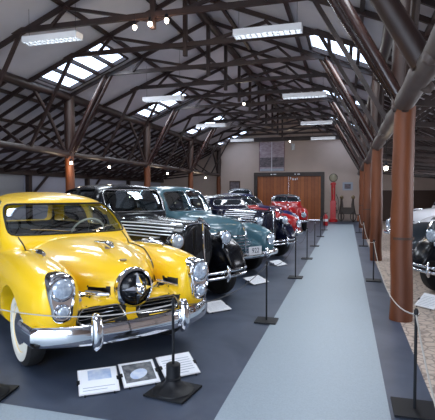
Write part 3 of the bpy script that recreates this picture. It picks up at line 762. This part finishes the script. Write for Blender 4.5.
    MB().add(loft([(-.86, 0, .52, .85, 1.07, 4), (-1.0, 0, .58, .85, 1.08, 4), (-1.08, 0, .58, .88, 1.05, 4)], 24)).build('dashboard', M['trim_and_shade'], r)
    return r

def thirties_car(bx, by, ang, label, paint, voxel=.028, hollow=True, whitew=False, roofz=1.72, platetext=None, detail=True):
    r = root_at('vintage_car', bx, by, radians(ang), .62, label)
    hood = loft([(.36, 0, .25, .45, 1.14, 2.4), (.30, 0, .28, .42, 1.165, 2.5), (0, 0, .34, .40, 1.18, 2.6), (-.45, 0, .42, .4, 1.195, 2.8), (-.9, 0, .55, .4, 1.20, 3.2)], 36)
    tub = loft([(-.8, 0, .56, .36, 1.18, 3.6), (-1.1, 0, .66, .34, 1.22, 4), (-1.8, 0, .74, .34, 1.22, 4), (-2.6, 0, .73, .34, 1.22, 4), (-3.1, 0, .64, .36, 1.18, 3), (-3.45, 0, .46, .42, 1.0, 2.6), (-3.6, 0, .3, .5, .8, 2)], 36)
    zt = roofz
    cab = loft([(-.82, 0, .56, .9, 1.2, 3.4), (-.98, 0, .64, .9, zt - .20, 3.6), (-1.12, 0, .66, .9, zt - .04, 3.4), (-1.5, 0, .66, .9, zt, 3.2), (-2.2, 0, .64, .9, zt, 3.2), (-2.7, 0, .60, .9, zt - .07, 3), (-3.05, 0, .52, .9, zt - .28, 2.8), (-3.3, 0, .42, .8, 1.15, 2.6)], 36)
    cav = loft([(-.94, 0, .52, .7, 1.22, 3.4), (-1.05, 0, .59, .6, zt - .20, 3.4), (-1.2, 0, .60, .6, zt - .1, 3.2), (-1.6, 0, .59, .6, zt - .055, 3.2), (-2.2, 0, .59, .6, zt - .055, 3.2), (-2.65, 0, .54, .6, zt - .13, 3), (-2.95, 0, .46, .7, zt - .32, 2.8)], 28)
    ff = sweep([(.52, .60, .36, .12, .03), (.50, .60, .55, .16, .05), (.36, .60, .76, .18, .06), (.10, .60, .88, .185, .06), (-.2, .61, .84, .18, .055), (-.5, .62, .66, .16, .05), (-.8, .64, .44, .14, .04), (-1.15, .66, .34, .13, .03), (-2.2, .68, .33, .13, .03)], 20)
    ffin = loft([(.50, .50, .04, .45, .60, 2), (.3, .46, .10, .42, .78, 2.2), (0, .42, .14, .42, .86, 2.4), (-.4, .42, .16, .4, .82, 2.4), (-.8, .45, .16, .36, .6, 2.4)], 20)
    rf = sweep([(-1.9, .66, .34, .10, .03), (-2.2, .68, .5, .14, .05), (-2.5, .68, .76, .16, .06), (-2.85, .68, .86, .17, .06), (-3.2, .67, .78, .16, .06), (-3.5, .66, .55, .14, .05), (-3.62, .65, .36, .10, .03)], 20)
    raw = fuse([hood, tub, cab, ff, mirror(ff), ffin, mirror(ffin), rf, mirror(rf)], voxel, 3)
    bvh = BVHTree.FromPolygons([v.co.copy() for v in raw.vertices], [tuple(p.vertices) for p in raw.polygons])
    z0, z1 = 1.26, zt - .10
    wsc = [rpoly([(-.55, z0), (.55, z0), (.54, z1 - .05), (.47, z1), (-.47, z1), (-.54, z1 - .05)], .04)]
    d1 = rpoly([(-1.14, z0), (-1.85, z0), (-1.85, z1 + .01), (-1.24, z1 + .01)], .05); d2 = rpoly([(-1.95, z0), (-2.75, z0), (-2.62, z1 - .05), (-2.45, z1 + .01), (-1.95, z1 + .01)], .06)
    R = .35
    cut = [lathe([(.385, s * .40), (.385, s * 1.2)], 32, 'y', (x, 0, R)) for x in (0, -2.85) for s in (-1, 1)]
    if hollow: cut = [cav] + [prism(p, 'x', -1.4, .2) for p in wsc] + [prism(d, 'y', -1.2, 1.2) for d in (d1, d2)] + cut
    me = carve(raw, cut); finish_body(r, me, cav if hollow else None, paint)
    gm = M['glass'] if hollow else M['farglass']; off = -.02 if hollow else .004
    for p in wsc:
        MB().add(grid_patch(bvh, p, 'x', .3, (-1, 0, 0), off, step=.04)).build('windshield', gm, r); lips(r, bvh, p, 'x', .3, (-1, 0, 0), .009, 'dullchrome')
    for s in (-1, 1):
        for p in (d1, d2):
            MB().add(grid_patch(bvh, p, 'y', s * 1.3, (0, -s, 0), off, step=.04)).build('side_window', gm, r)
            if detail: lips(r, bvh, p, 'y', s * 1.3, (0, -s, 0), .006, 'blackiron')
        if detail:
            for k, z in enumerate((1.115, 1.07, 1.025, .98, .935)):
                lips(r, bvh, [(.12, z), (-.72, z + .0)], 'y', s * 1.3, (0, -s, 0), .010, 'brightchrome', 'hood_louvre', .004, False)
            lips(r, bvh, [(.2, 1.13), (-.8, 1.165), (-2.9, 1.19)], 'y', s * 1.3, (0, -s, 0), .006, 'chrome', 'belt_moulding', .002, False)
        # headlight on its stand
        h = MB().add(lathe([(.0, -.22), (.035, -.20), (.075, -.11), (.098, -.02), (.104, .02), (.100, .035), (.09, .035)], 24, 'x', (.42, s * .43, .93)))
        h.add(tube([(.38, s * .43, .86), (.34, s * .45, .68)], .02, 8)); ho = h.build('headlight', M['chrome'] if detail else M['dullchrome'], r)
        MB().add(lathe([(.091, .034), (.08, .05), (.05, .06), (0, .064)], 24, 'x', (.42, s * .43, .93))).build('lens', M['lens'], ho)
        if detail: MB().add(tube([(.30, s * .66, .93), (.14, s * .66, .955), (.02, s * .66, .945)], [.012, .02, .008], 8)).build('fender_lamp', M['chrome'], r)
        wheel(r, 0, s * .69, s, R, whitew, width=.15); wheel(r, -2.85, s * .69, s, R, whitew, width=.15)
    # heart-shaped grille with centre strip
    gy = [(.0, 1.15), (.15, 1.135), (.235, 1.06), (.26, .92), (.20, .70), (.11, .53), (.0, .44)]
    outl = catmull(gy, 3); outl = outl + [(-a, b) for a, b in outl[::-1]][1:-1]
    v = []; f = []; n = len(outl)
    for a, b in outl: v.append((.30, a, b))
    for a, b in outl: v.append((.44 - abs(a) * .45 + (.9 - b) * .12, a * .96, b))
    for a, b in outl: v.append((.45 - abs(a) * .6 + (.9 - b) * .12, a * .3, b * .98 + .018))
    for i in range(2):
        for k in range(n): k2 = (k + 1) % n; f.append((i * n + k, i * n + k2, (i + 1) * n + k2, (i + 1) * n + k))
    f.append(tuple(2 * n + k for k in range(n))); gr = MB().add((v, f)).build('grille', M['blackiron'], r)
    fr = MB().add(tube([(.445 - abs(a) * .45 + (.9 - b) * .12, a, b) for a, b in outl if b > 1.05], .012, 6)).add(tube([(.45 - .0, 0, 1.15), (.47, 0, .8), (.5, 0, .46)], .014, 8))
    fr.build('grille_surround', M['chrome'], gr)
    bars = MB()
    for k in (-5, -3, 3, 5):
        a = k * .028; bars.add(tube([(.455 - abs(a) * .5, a, 1.06), (.46 - abs(a) * .45, a, .85), (.49 - abs(a) * .45, a * .6, .58)], .003, 4))
    bars.build('grille_bars', M['blackiron'], gr)
    orn = MB().add(tube([(.28, 0, 1.17), (.38, 0, 1.205), (.47, 0, 1.19)], [.012, .028, .012], 8)).add(tube([(.44, -.06, 1.16), (.46, 0, 1.18), (.44, .06, 1.16)], .012, 8)); orn.build('hood_ornament', M['chrome'], r)
    b = bumper(r, .62, .47, .78, .12, .022, .016, (), wrap=.2)
    P = [(.62 - .12 * abs(s) ** 2.6, .78 * s, .395) for s in [-1 + i / 10 for i in range(21)]]
    MB().add(path_blade(P, .022, .016)).build('lower_bar', M['chrome'], b)
    for g in (-.3, .3): MB().add(tube([(.63, g, .33), (.65, g, .38), (.65, g, .50), (.63, g, .55)], [.015, .028, .028, .015], 10)).build('bumper_guard', M['chrome'], b)
    bumper(r, -3.78, .47, .72, -.1, .04, .016, (), 'rear_bumper', wrap=-.12)
    if hollow: seatset(r, (-1.65, -2.5), .52, .62); steering(r, -1.30, .30, 1.14, .2, 60, 'blackiron')
    if platetext: plate(r, .67, 0, .40, platetext)
    return r

def forties_car(bx, by, ang, label, paint, voxel=.03, hollow=False, whitew=False, roofpaint=None, platetext=None, detail=True, drop=0.0):
    r = root_at('vintage_car', bx, by, radians(ang), .80, label)
    hood = loft([(.52, 0, .10, .50, .98, 2), (.46, 0, .17, .42, 1.02, 2.1), (.2, 0, .30, .38, 1.08, 2.2), (-.2, 0, .42, .34, 1.13, 2.3), (-.7, 0, .58, .3, 1.16, 2.6), (-1.0, 0, .68, .28, 1.16, 3)], 36)
    tub = loft([(-.8, 0, .62, .28, 1.14, 3), (-1.2, 0, .76, .27, 1.15, 3.4), (-2.0, 0, .80, .27, 1.15, 3.4), (-2.8, 0, .77, .27, 1.13, 3.2), (-3.4, 0, .66, .3, 1.04, 2.8), (-3.85, 0, .5, .36, .88, 2.4), (-4.05, 0, .3, .45, .7, 2)], 36)
    zt = 1.64 - drop
    cab = loft([(-.72, 0, .5, .8, 1.16, 2.8), (-.92, 0, .62, .8, 1.34 - drop * .5, 3), (-1.12, 0, .64, .8, zt - .10, 3), (-1.4, 0, .655, .8, zt - .01, 3), (-2.1, 0, .655, .8, zt, 3), (-2.6, 0, .62, .8, zt - .08, 2.8), (-3.05, 0, .52, .8, zt - .30, 2.5), (-3.45, 0, .38, .7, 1.02, 2.3)], 36)
    cav = loft([(-.90, 0, .48, .7, 1.20, 3), (-1.02, 0, .56, .6, 1.33 - drop * .5, 3), (-1.2, 0, .585, .6, zt - .15, 3), (-1.5, 0, .60, .6, zt - .065, 3), (-2.1, 0, .60, .6, zt - .055, 3), (-2.55, 0, .56, .6, zt - .14, 2.8), (-2.9, 0, .46, .7, zt - .34, 2.6)], 28)
    ff = loft([(.66, .62, .09, .48, .76, 2.1), (.58, .62, .16, .38, .85, 2.2), (.3, .63, .205, .32, .94, 2.3), (0, .64, .22, .28, .97, 2.3), (-.5, .64, .20, .26, .90, 2.4), (-1.0, .66, .16, .25, .76, 2.4), (-1.5, .70, .10, .25, .55, 2.3)], 28)
    rf = loft([(-2.1, .70, .08, .26, .60, 2.3), (-2.4, .70, .17, .26, .82, 2.4), (-2.85, .70, .20, .26, .90, 2.4), (-3.4, .66, .18, .28, .80, 2.3), (-3.9, .60, .09, .36, .58, 2)], 28)
    apron = loft([(.52, 0, .50, .34, .62, 3), (.2, 0, .58, .3, .72, 3)], 28)
    raw = fuse([hood, tub, cab, ff, mirror(ff), rf, mirror(rf), apron], voxel, 3)
    bvh = BVHTree.FromPolygons([v.co.copy() for v in raw.vertices], [tuple(p.vertices) for p in raw.polygons])
    z0, z1 = 1.20, zt - .12
    wsc = [rpoly([(s * .02, z0), (s * .55, z0), (s * .51, z1 - .05), (s * .44, z1), (s * .02, z1 + .015)], .05) for s in (-1, 1)]
    d1 = rpoly([(-1.16, z0), (-1.92, z0), (-1.92, z1 + .03), (-1.36, z1 + .03)], .05); d2 = rpoly([(-2.0, z0), (-2.85, z0), (-2.62, z1 - .04), (-2.4, z1 + .03), (-2.0, z1 + .03)], .07)
    R = .345
    cut = [lathe([(.39, s * .42), (.39, s * 1.2)], 32, 'y', (x, 0, R)) for x in (0, -2.9) for s in (-1, 1)]
    if hollow: cut = [cav] + [prism(p, 'x', -1.5, .2) for p in wsc] + [prism(d, 'y', -1.2, 1.2) for d in (d1, d2)] + cut
    me = carve(raw, cut); body = finish_body(r, me, cav if hollow else None, paint)
    if roofpaint:
        body.data.materials.append(roofpaint)
        for p in body.data.polygons:
            if p.center.z > 1.2 and p.material_index == 0: p.material_index = 2
    gm = M['glass'] if hollow else M['farglass']; off = -.02 if hollow else .004
    for p in wsc:
        MB().add(grid_patch(bvh, p, 'x', .3, (-1, 0, 0), off, step=.04)).build('windshield', gm, r); lips(r, bvh, p, 'x', .3, (-1, 0, 0), .011, 'chrome')
    for s in (-1, 1):
        for p in (d1, d2):
            MB().add(grid_patch(bvh, p, 'y', s * 1.3, (0, -s, 0), off, step=.04)).build('side_window', gm, r)
            lips(r, bvh, p, 'y', s * 1.3, (0, -s, 0), .009, 'chrome')
        if detail:
            lips(r, bvh, [(.1, .93), (-.8, 1.04), (-2.9, 1.06)], 'y', s * 1.3, (0, -s, 0), .008, 'chrome', 'side_strip', .002, False)
        h = MB().add(tube([(.66, s * .62 + .095 * cos(2 * pi * k / 24), .69 + .105 * sin(2 * pi * k / 24)) for k in range(24)], .018, 8, True))
        h.add(lathe([(.10, -.10), (.105, .0)], 24, 'x', (.655, s * .62, .69))); ho = h.build('headlight', M['chrome'], r)
        MB().add(lathe([(.095, .0), (.085, .02), (.05, .035), (0, .04)], 24, 'x', (.655, s * .62, .69))).build('lens', M['lens'], ho)
        wheel(r, 0, s * .70, s, R, whitew); wheel(r, -2.9, s * .70, s, R, whitew)
    g = MB()
    for k, z in enumerate((.78, .72, .66, .60, .54, .48)):
        hw = .20 + .05 * k; g.add(path_blade([(.57 - .10 * abs(t) ** 2 - (.02 if k == 0 else 0), hw * t, z) for t in [-1 + i / 6 for i in range(13)]], .014, .012, 6))
    g.add(tube([(.47, 0, 1.03), (.58, 0, .86), (.60, 0, .46)], .016, 8)); g.build('grille', M['chrome'], r)
    o = MB().add(tube([(.0, 0, 1.12), (.25, 0, 1.12), (.42, 0, 1.085), (.50, 0, 1.06)], [.006, .02, .03, .012], 8)); o.build('hood_ornament', M['chrome'], r)
    bumper(r, .80, .44, .82, .16, .055, .022, (-.36, .36), wrap=.25); bumper(r, -4.15, .44, .78, -.12, .05, .022, (), 'rear_bumper', wrap=-.15)
    if hollow: seatset(r, (-1.75, -2.6), .54, .62); steering(r, -1.34, .32, 1.10, .2, 60, 'ivory')
    if platetext: plate(r, .845, .0, .53, platetext, .32, .15)
    return r

bullet_nose_coupe()
A = -33
stretch(thirties_car(-1.76, 5.80, A, 'black 1930s sedan with separate headlights and tall dark grille, behind the yellow car', M['black'], .024, True), .42)
stretch(forties_car(-1.62, 8.0, A, 'blue-grey 1940s sedan with white plate on its bumper, behind the black sedan', M['teal'], .026, True, platetext='922', drop=-.08), .2)
thirties_car(-1.50, 10.25, A, 'near-black navy old car with chrome headlights, directly behind the blue-grey sedan', M['midnight'], .035, False, roofz=1.50)
forties_car(-1.55, 12.5, A, 'red vintage car with black roof in mid-row, nearer of two red cars', M['red'], .04, False, roofpaint=M['black'], drop=.12)
forties_car(-1.85, 14.9, A, 'navy blue old car parked between the two red cars', M['navy'], .04, False, drop=.08)
forties_car(-2.25, 18.1, -80, 'red car with slate roof and wide windscreen, farther of two red cars', M['red'], .04, False, roofpaint=M['slate'], drop=.12)
thirties_car(-4.95, 20.6, -80, 'dark slate old sedan parked at the far end by the barn doors', M['slate'], .045, False, detail=False, roofz=1.82)
# right-hand row
thirties_car(1.36, 6.95, -142, 'black old car with chrome front at the right edge, behind the nearest column', M['black'], .035, False, roofz=1.5)
forties_car(1.30, 9.2, -146, 'slate sedan with silver roof at the right edge, beyond the black car', M['slate'], .04, False, roofpaint=M['silver'], drop=.1)
forties_car(1.4, 13.4, -146, 'white sedan seen between the two nearest right columns', M['white'], .045, False)

# ------------------------------------------------------------------ placards on the floor
def placard(x, y, ang, w, d, label, kind, tilt=22, grp='information placards on the floor'):
    """front bottom edge at x, y; board leans back from the reader"""
    r = empty('placard', (x, y, 0), radians(ang)); tag(r, label, 'sign', grp)
    t = radians(tilt); c, s = cos(t), sin(t)
    def q(u, v, h=0): return (u, v * c - h * s, .012 + v * s + h * c)
    def slab(u0, u1, v0, v1, h0, h1): return [q(u, v, h) for u in (u0, u1) for v in (v0, v1) for h in (h0, h1)], box(0, 1, 0, 1, 0, 1)[1]
    MB().add(slab(-w / 2, w / 2, 0, d, 0, .008)).build('board', M['metalwhite'], r, False)
    e = .008
    MB().add(slab(-w / 2 + e, w / 2 - e, e, d - e, .0085, .0105)).build('sheet', M['paper'], r, False)
    if kind == 'blue':
        MB().add(slab(-w * .25, w * .34, d * .52, d * .92, .0108, .0115)).build('print', M['paperblue'], r, False)
    if kind == 'photo':
        MB().add(slab(-w * .42, w * .42, d * .14, d * .90, .0108, .0115)).build('print', M['paperdark'], r, False)
        vv = [q(-w * .02 + w * .25 * cos(a), d * .45 + d * .2 * sin(a) + w * .05 * cos(a), .012) for a in [2 * pi * k / 20 for k in range(20)]]
        vv2 = [q(-w * .02 + w * .25 * cos(a), d * .45 + d * .2 * sin(a) + w * .05 * cos(a), .0125) for a in [2 * pi * k / 20 for k in range(20)]]
        MB().add((vv + vv2, [tuple(range(20)), tuple(range(20, 40))] + [(k, (k + 1) % 20, 20 + (k + 1) % 20, 20 + k) for k in range(20)])).build('pictured_car', M['paperblue'], r, False)
    if kind in ('text', 'blue'):
        mb = MB(); n = 7 if kind == 'text' else 2
        for k in range(n):
            v0 = d * (.12 + .105 * k); mb.add(slab(-w * .40, w * (.40 - .12 * ((k * 3) % 3 == 1) - (.2 if k == 0 else 0)), v0, v0 + d * .022, .0108, .0113))
        mb.build('text_lines', M['papergrey'], r, False)
    ft = MB()
    for u in (-w * .36, w * .36): ft.add(tube([q(u, d * .85, 0), (u, d * .85 * c + .03, .004)], .006, 6)); ft.add(tube([q(u, .0, 0), (u, -.012, .004)], .006, 6))
    ft.build('stand', M['blackiron'], r)
    for u in (-w / 2, w / 2): MB().add(slab(u - .012, u + .012, d * .42, d * .56, -.002, .014)).build('clip', M['blackiron'], r, False)
placard(-1.83, 3.055, 36, .31, .27, 'white placard with a pale blue picture, leftmost of three before the yellow car', 'blue')
placard(-1.575, 3.285, 40, .30, .27, 'placard showing a dark photo of a car, middle of three placards', 'photo')
placard(-1.32, 3.545, 44, .32, .27, 'white placard with grey text, rightmost of three before the yellow car', 'text')
placard(-1.585, 5.66, 50, .36, .27, 'white text placard lying before the black sedan', 'text', 15)
placard(-1.40, 7.62, 60, .40, .26, 'white text placard before the blue-grey sedan', 'text', 18)
placard(-1.32, 9.65, 60, .34, .24, 'small white placard before the near-black navy car', 'text', 18)
placard(1.02, 4.92, -45, .30, .30, 'white placard on the stone floor at the right edge, nearest the camera', 'text', 35)
placard(1.02, 6.6, -45, .30, .26, 'white placard beyond the nearest right column', 'text', 35)

# ------------------------------------------------------------------ barrier posts and ropes
def stanchion(x, y, label, cone=False, rot=0, size=.17):
    r = empty('barrier_post', (x, y, 0), rot); tag(r, label, 'barrier post', 'black rope barrier posts')
    MB().add(box(-size, size, -size, size, .006, .02)).build('base_plate', M['blackiron'], r, False)
    if cone:
        MB().add(lathe([(.165, .02), (.16, .03), (.12, .042), (.085, .06), (.062, .09), (.056, .12), (.056, .225), (.05, .23), (.0, .23)], 32)).build('cone_base', M['blackiron'], r)
        MB().add(lathe([(.056, .10), (.062, .105), (.062, .12), (.056, .125)], 32)).build('collar', M['blackiron'], r)
    MB().add(lathe([(.011, .02), (.011, .70), (.016, .705), (.016, .73), (.008, .745), (0, .748)], 14)).build('pole', M['blackiron'], r)
    MB().add(tube([(.0 + .018 * cos(2 * pi * k / 16), 0, .70 + .012 * sin(2 * pi * k / 16)) for k in range(16)], .003, 6, True)).build('rope_ring', M['dullchrome'], r)
stanchion(-2.665, 2.80, 'black barrier post at the left edge, its base plate just in view', True, radians(10))
stanchion(-1.30, 3.26, 'black barrier post on a cone base, left of the aisle by the yellow car', True, radians(-8))
L_ = [(-.93, 5.40), (-.90, 8.35), (-.90, 10.85), (-.90, 13.5), (-.90, 16.5), (-.90, 19.5)]
for i, (x, y) in enumerate(L_): stanchion(x, y, 'thin barrier post at the left aisle edge, %s beyond the cone-based post' % ords[i].replace('nearest', 'first'), False, 0, .13)
R_ = [(.485, 3.46), (.47, 8.45), (.48, 13.9), (.48, 18.6)]
for i, (x, y) in enumerate(R_): stanchion(x, y, 'thin barrier post at the right aisle edge, %s from the camera' % ords[i], False, 0, .13 if i else .15)
def rope(a, b, sag, label, r_=.005, za=.70, zb=.70, m='rope'):
    P = []
    for i in range(17):
        t = i / 16; P.append((a[0] + (b[0] - a[0]) * t, a[1] + (b[1] - a[1]) * t, za + (zb - za) * t - sag * 4 * t * (1 - t)))
    o = MB().add(tube(P, r_, 6)).build('barrier_rope', M[m]); tag(o, label, 'rope', 'ropes between barrier posts')
rope((-2.665, 2.80), (-1.30, 3.26), .09, 'thin grey rope strung low before the yellow car bumper')
rope((-1.30, 3.26), L_[0], .14, 'thin dark cord between the cone-based post and the next one', .004, m='darkrope')
for i in range(len(L_) - 1): rope(L_[i], L_[i + 1], .16, 'thin dark cord along the left aisle edge, ' + ('past the blue-grey car', 'past the near-black navy car', 'past the nearer red car', 'past the navy car', 'at the far end')[i], .004, m='darkrope')
rope(R_[1], R_[0], .30, 'grey rope sagging past the nearest right column', .006)
rope(R_[0], (.40, .6), .28, 'grey rope falling from the nearest right post toward the camera', .006)
for i in (1, 2): rope(R_[i], R_[i + 1], .2, 'grey rope along the right aisle edge, ' + ('past the second column' if i == 1 else 'past the third column'))

# ------------------------------------------------------------------ back wall things
yw = Y1 - .002
r = empty('poster', (-4.75 + .45, yw, 2.85)); tag(r, 'large four-panel poster above the barn doors', 'poster')
MB().add(box(-.76, .76, -.03, 0, 0, 1.75)).build('board', M['poster'], r, False)
for a in (-.72, .03):
    MB().add(box(a, a + .69, -.036, -.0305, .25, .82)).build('lower_picture', M['posterdark'], r, False)
    MB().add(box(a, a + .69, -.036, -.0305, .93, 1.70)).build('upper_picture', M['poster'], r, False)
for a in (-.76, -.015, .73): MB().add(box(a, a + .03, -.04, -.0365, 0, 1.75)).build('frame_bar', M['paper'] if a == -.015 else M['maroon'], r, False)
MB().add(box(-.7, .7, -.036, -.0305, .03, .16)).build('caption_strip', M['papergrey'], r, False)
r = empty('notice_board', (-6.55, yw, 1.62)); tag(r, 'dark notice board on the back wall left of the barn doors', 'notice board')
MB().add(box(-.33, .33, -.04, 0, 0, .68)).build('frame', M['dado'], r, False); MB().add(box(-.27, .27, -.046, -.0405, .06, .62)).build('board', M['posterdark'], r, False)
r = empty('framed_picture', (.03, yw, 1.72)); tag(r, 'small white-framed dark picture on the back wall right of the pump', 'picture')
MB().add(box(-.28, .28, -.03, 0, 0, .46)).build('frame', M['papergrey'], r, False); MB().add(box(-.17, .17, -.036, -.0305, .09, .36)).build('print', M['posterdark'], r, False)
o = MB().add(box(-.09, .09, -.12, 0, 0, .36)).add(box(-.03, .03, -.18, -.12, .1, .28)).build('wall_speaker', M['galv'], smooth=False); o.location = (-3.05, yw, 4.08); tag(o, 'small grey box high on the back wall beside the poster', 'wall box')
# small white lettering over the doors (too small to read in the photograph)
dl = empty('door_lettering', (-3.3, Y1 - .1, 2.3)); tag(dl, 'small white marks of lettering above and on the barn doors', 'lettering')
for x, z, w_, h_ in ((-4.35, 2.64, .10, .05), (-4.18, 2.64, .16, .05), (-2.95, 2.64, .08, .05), (-2.78, 2.64, .14, .05), (-3.2, 2.36, .04, .16), (-3.08, 2.32, .07, .10), (-2.94, 2.32, .06, .10), (-2.82, 2.34, .03, .12)):
    a, b = (Y1 - .155, Y1 - .1405) if z > 2.6 else (Y1 - .036, Y1 - .0305)
    MB().add(box(x + 3.3, x + 3.3 + w_, a - Y1 + .1, b - Y1 + .1, z - 2.3, z - 2.3 + h_)).build('letter', M['paper'], dl, False)

r = empty('petrol_pump', (-.72, 25.3, 0)); tag(r, 'tall red antique petrol pump with a pale round globe, right of the barn doors', 'petrol pump')
MB().add(lathe([(.24, 0), (.24, .12), (.17, .16)], 20)).build('base', M['redenamel'], r)
MB().add(box(-.15, .15, -.14, .14, .15, 1.15)).build('cabinet', M['redenamel'], r, False)
MB().add(lathe([(.11, 1.15), (.11, 2.0), (.15, 2.02), (.15, 2.1), (.06, 2.16)], 20)).build('cylinder', M['redenamel'], r)
MB().add(lathe([(.14, .45), (.145, .47), (.14, .49)], 18)).build('band', M['oldbrass'], r)
g = MB().add(lathe([(0, -.07), (.14, -.065), (.20, -.03), (.20, .03), (.14, .065), (0, .07)], 24, 'y', (0, 0, 2.40))).build('globe', M['globe'], r)
MB().add(tube([(.21 * cos(2 * pi * k / 24), 0, 2.40 + .21 * sin(2 * pi * k / 24)) for k in range(24)], .02, 8, True)).build('globe_rim', M['blackiron'], g)
MB().add(tube([(.16, 0, 1.5), (.27, -.05, 1.2), (.28, -.05, .7), (.2, -.05, .45), (.15, 0, .8)], .018, 8)).build('hose', M['rubber'], r)
MB().add(tube([(0, -.14, 1.5), (0, -.24, 1.62), (0, -.27, 1.85)], .02, 8)).build('handle', M['oldbrass'], r)

r = empty('antique_engine', (.02, 25.6, 0)); tag(r, 'dark antique stationary machine with two upright necks against the back wall', 'machine')
MB().add(box(-.42, .42, -.2, .2, .42, .5)).add(box(-.34, .34, -.15, .15, .5, .78)).build('bed', M['oldiron'], r, False)
for x in (-.32, .32):
    MB().add(tube([(x, -.12, 0), (x, -.1, .42)], .035, 8)).build('leg', M['oldiron'], r); MB().add(tube([(x, .14, 0), (x, .12, .42)], .035, 8)).build('leg', M['oldiron'], r)
    MB().add(tube([(x, 0, .5), (x * .9, 0, .95), (x * .95, 0, 1.25)], [.12, .08, .05], 10)).build('neck', M['oldiron'], r)
    MB().add(lathe([(0, -.12), (.08, -.07), (.11, 0), (.08, .06), (0, .12)], 14, 'z', (x * .95, 0, 1.34))).build('neck_knob', M['oldbrass'], r)
    MB().add(tube([(x + .15 * cos(2 * pi * k / 20), -.24, .30 + .24 * sin(2 * pi * k / 20)) for k in range(20)], .025, 8, True)).build('flywheel', M['oldiron'], r)
r = empty('iron_stand', (-.66, 25.95, 0)); tag(r, 'slim dark iron stand between the red pump and the machine', 'stand')
MB().add(lathe([(.2, 0), (.2, .04), (.04, .08), (.03, .8), (.10, .9), (.12, 1.0), (.03, 1.05), (.02, 1.3), (0, 1.34)], 16)).build('stem', M['oldiron'], r)
MB().add(tube([(-.15, 0, .62), (0, 0, .55), (.15, 0, .62)], .025, 8)).build('cross_arm', M['oldiron'], r)
r = empty('fire_extinguisher', (-.98, 22.3, 0)); tag(r, 'small red and white canister on the floor at the far end of the aisle', 'canister')
MB().add(lathe([(.10, 0), (.11, .02), (.11, .42), (.08, .5), (.03, .53), (.03, .58)], 18)).build('cylinder', M['redenamel'], r)
MB().add(lathe([(.112, .2), (.112, .32)], 18)).build('paper_label', M['paper'], r); MB().add(tube([(-.06, 0, .6), (.0, 0, .58), (.09, 0, .63)], .015, 6)).build('handle', M['blackiron'], r)
r = empty('wooden_crate', (.74, 25.5, 0)); tag(r, 'small brown wooden crate on the floor right of the machine', 'crate')
MB().add(box(-.2, .2, -.15, .15, 0.03, .4)).build('boards', M['doorwood'], r, False)
for z in (.02, .36): MB().add(box(-.22, .22, -.17, .17, z, z + .05)).build('rim', M['dado'], r, False)
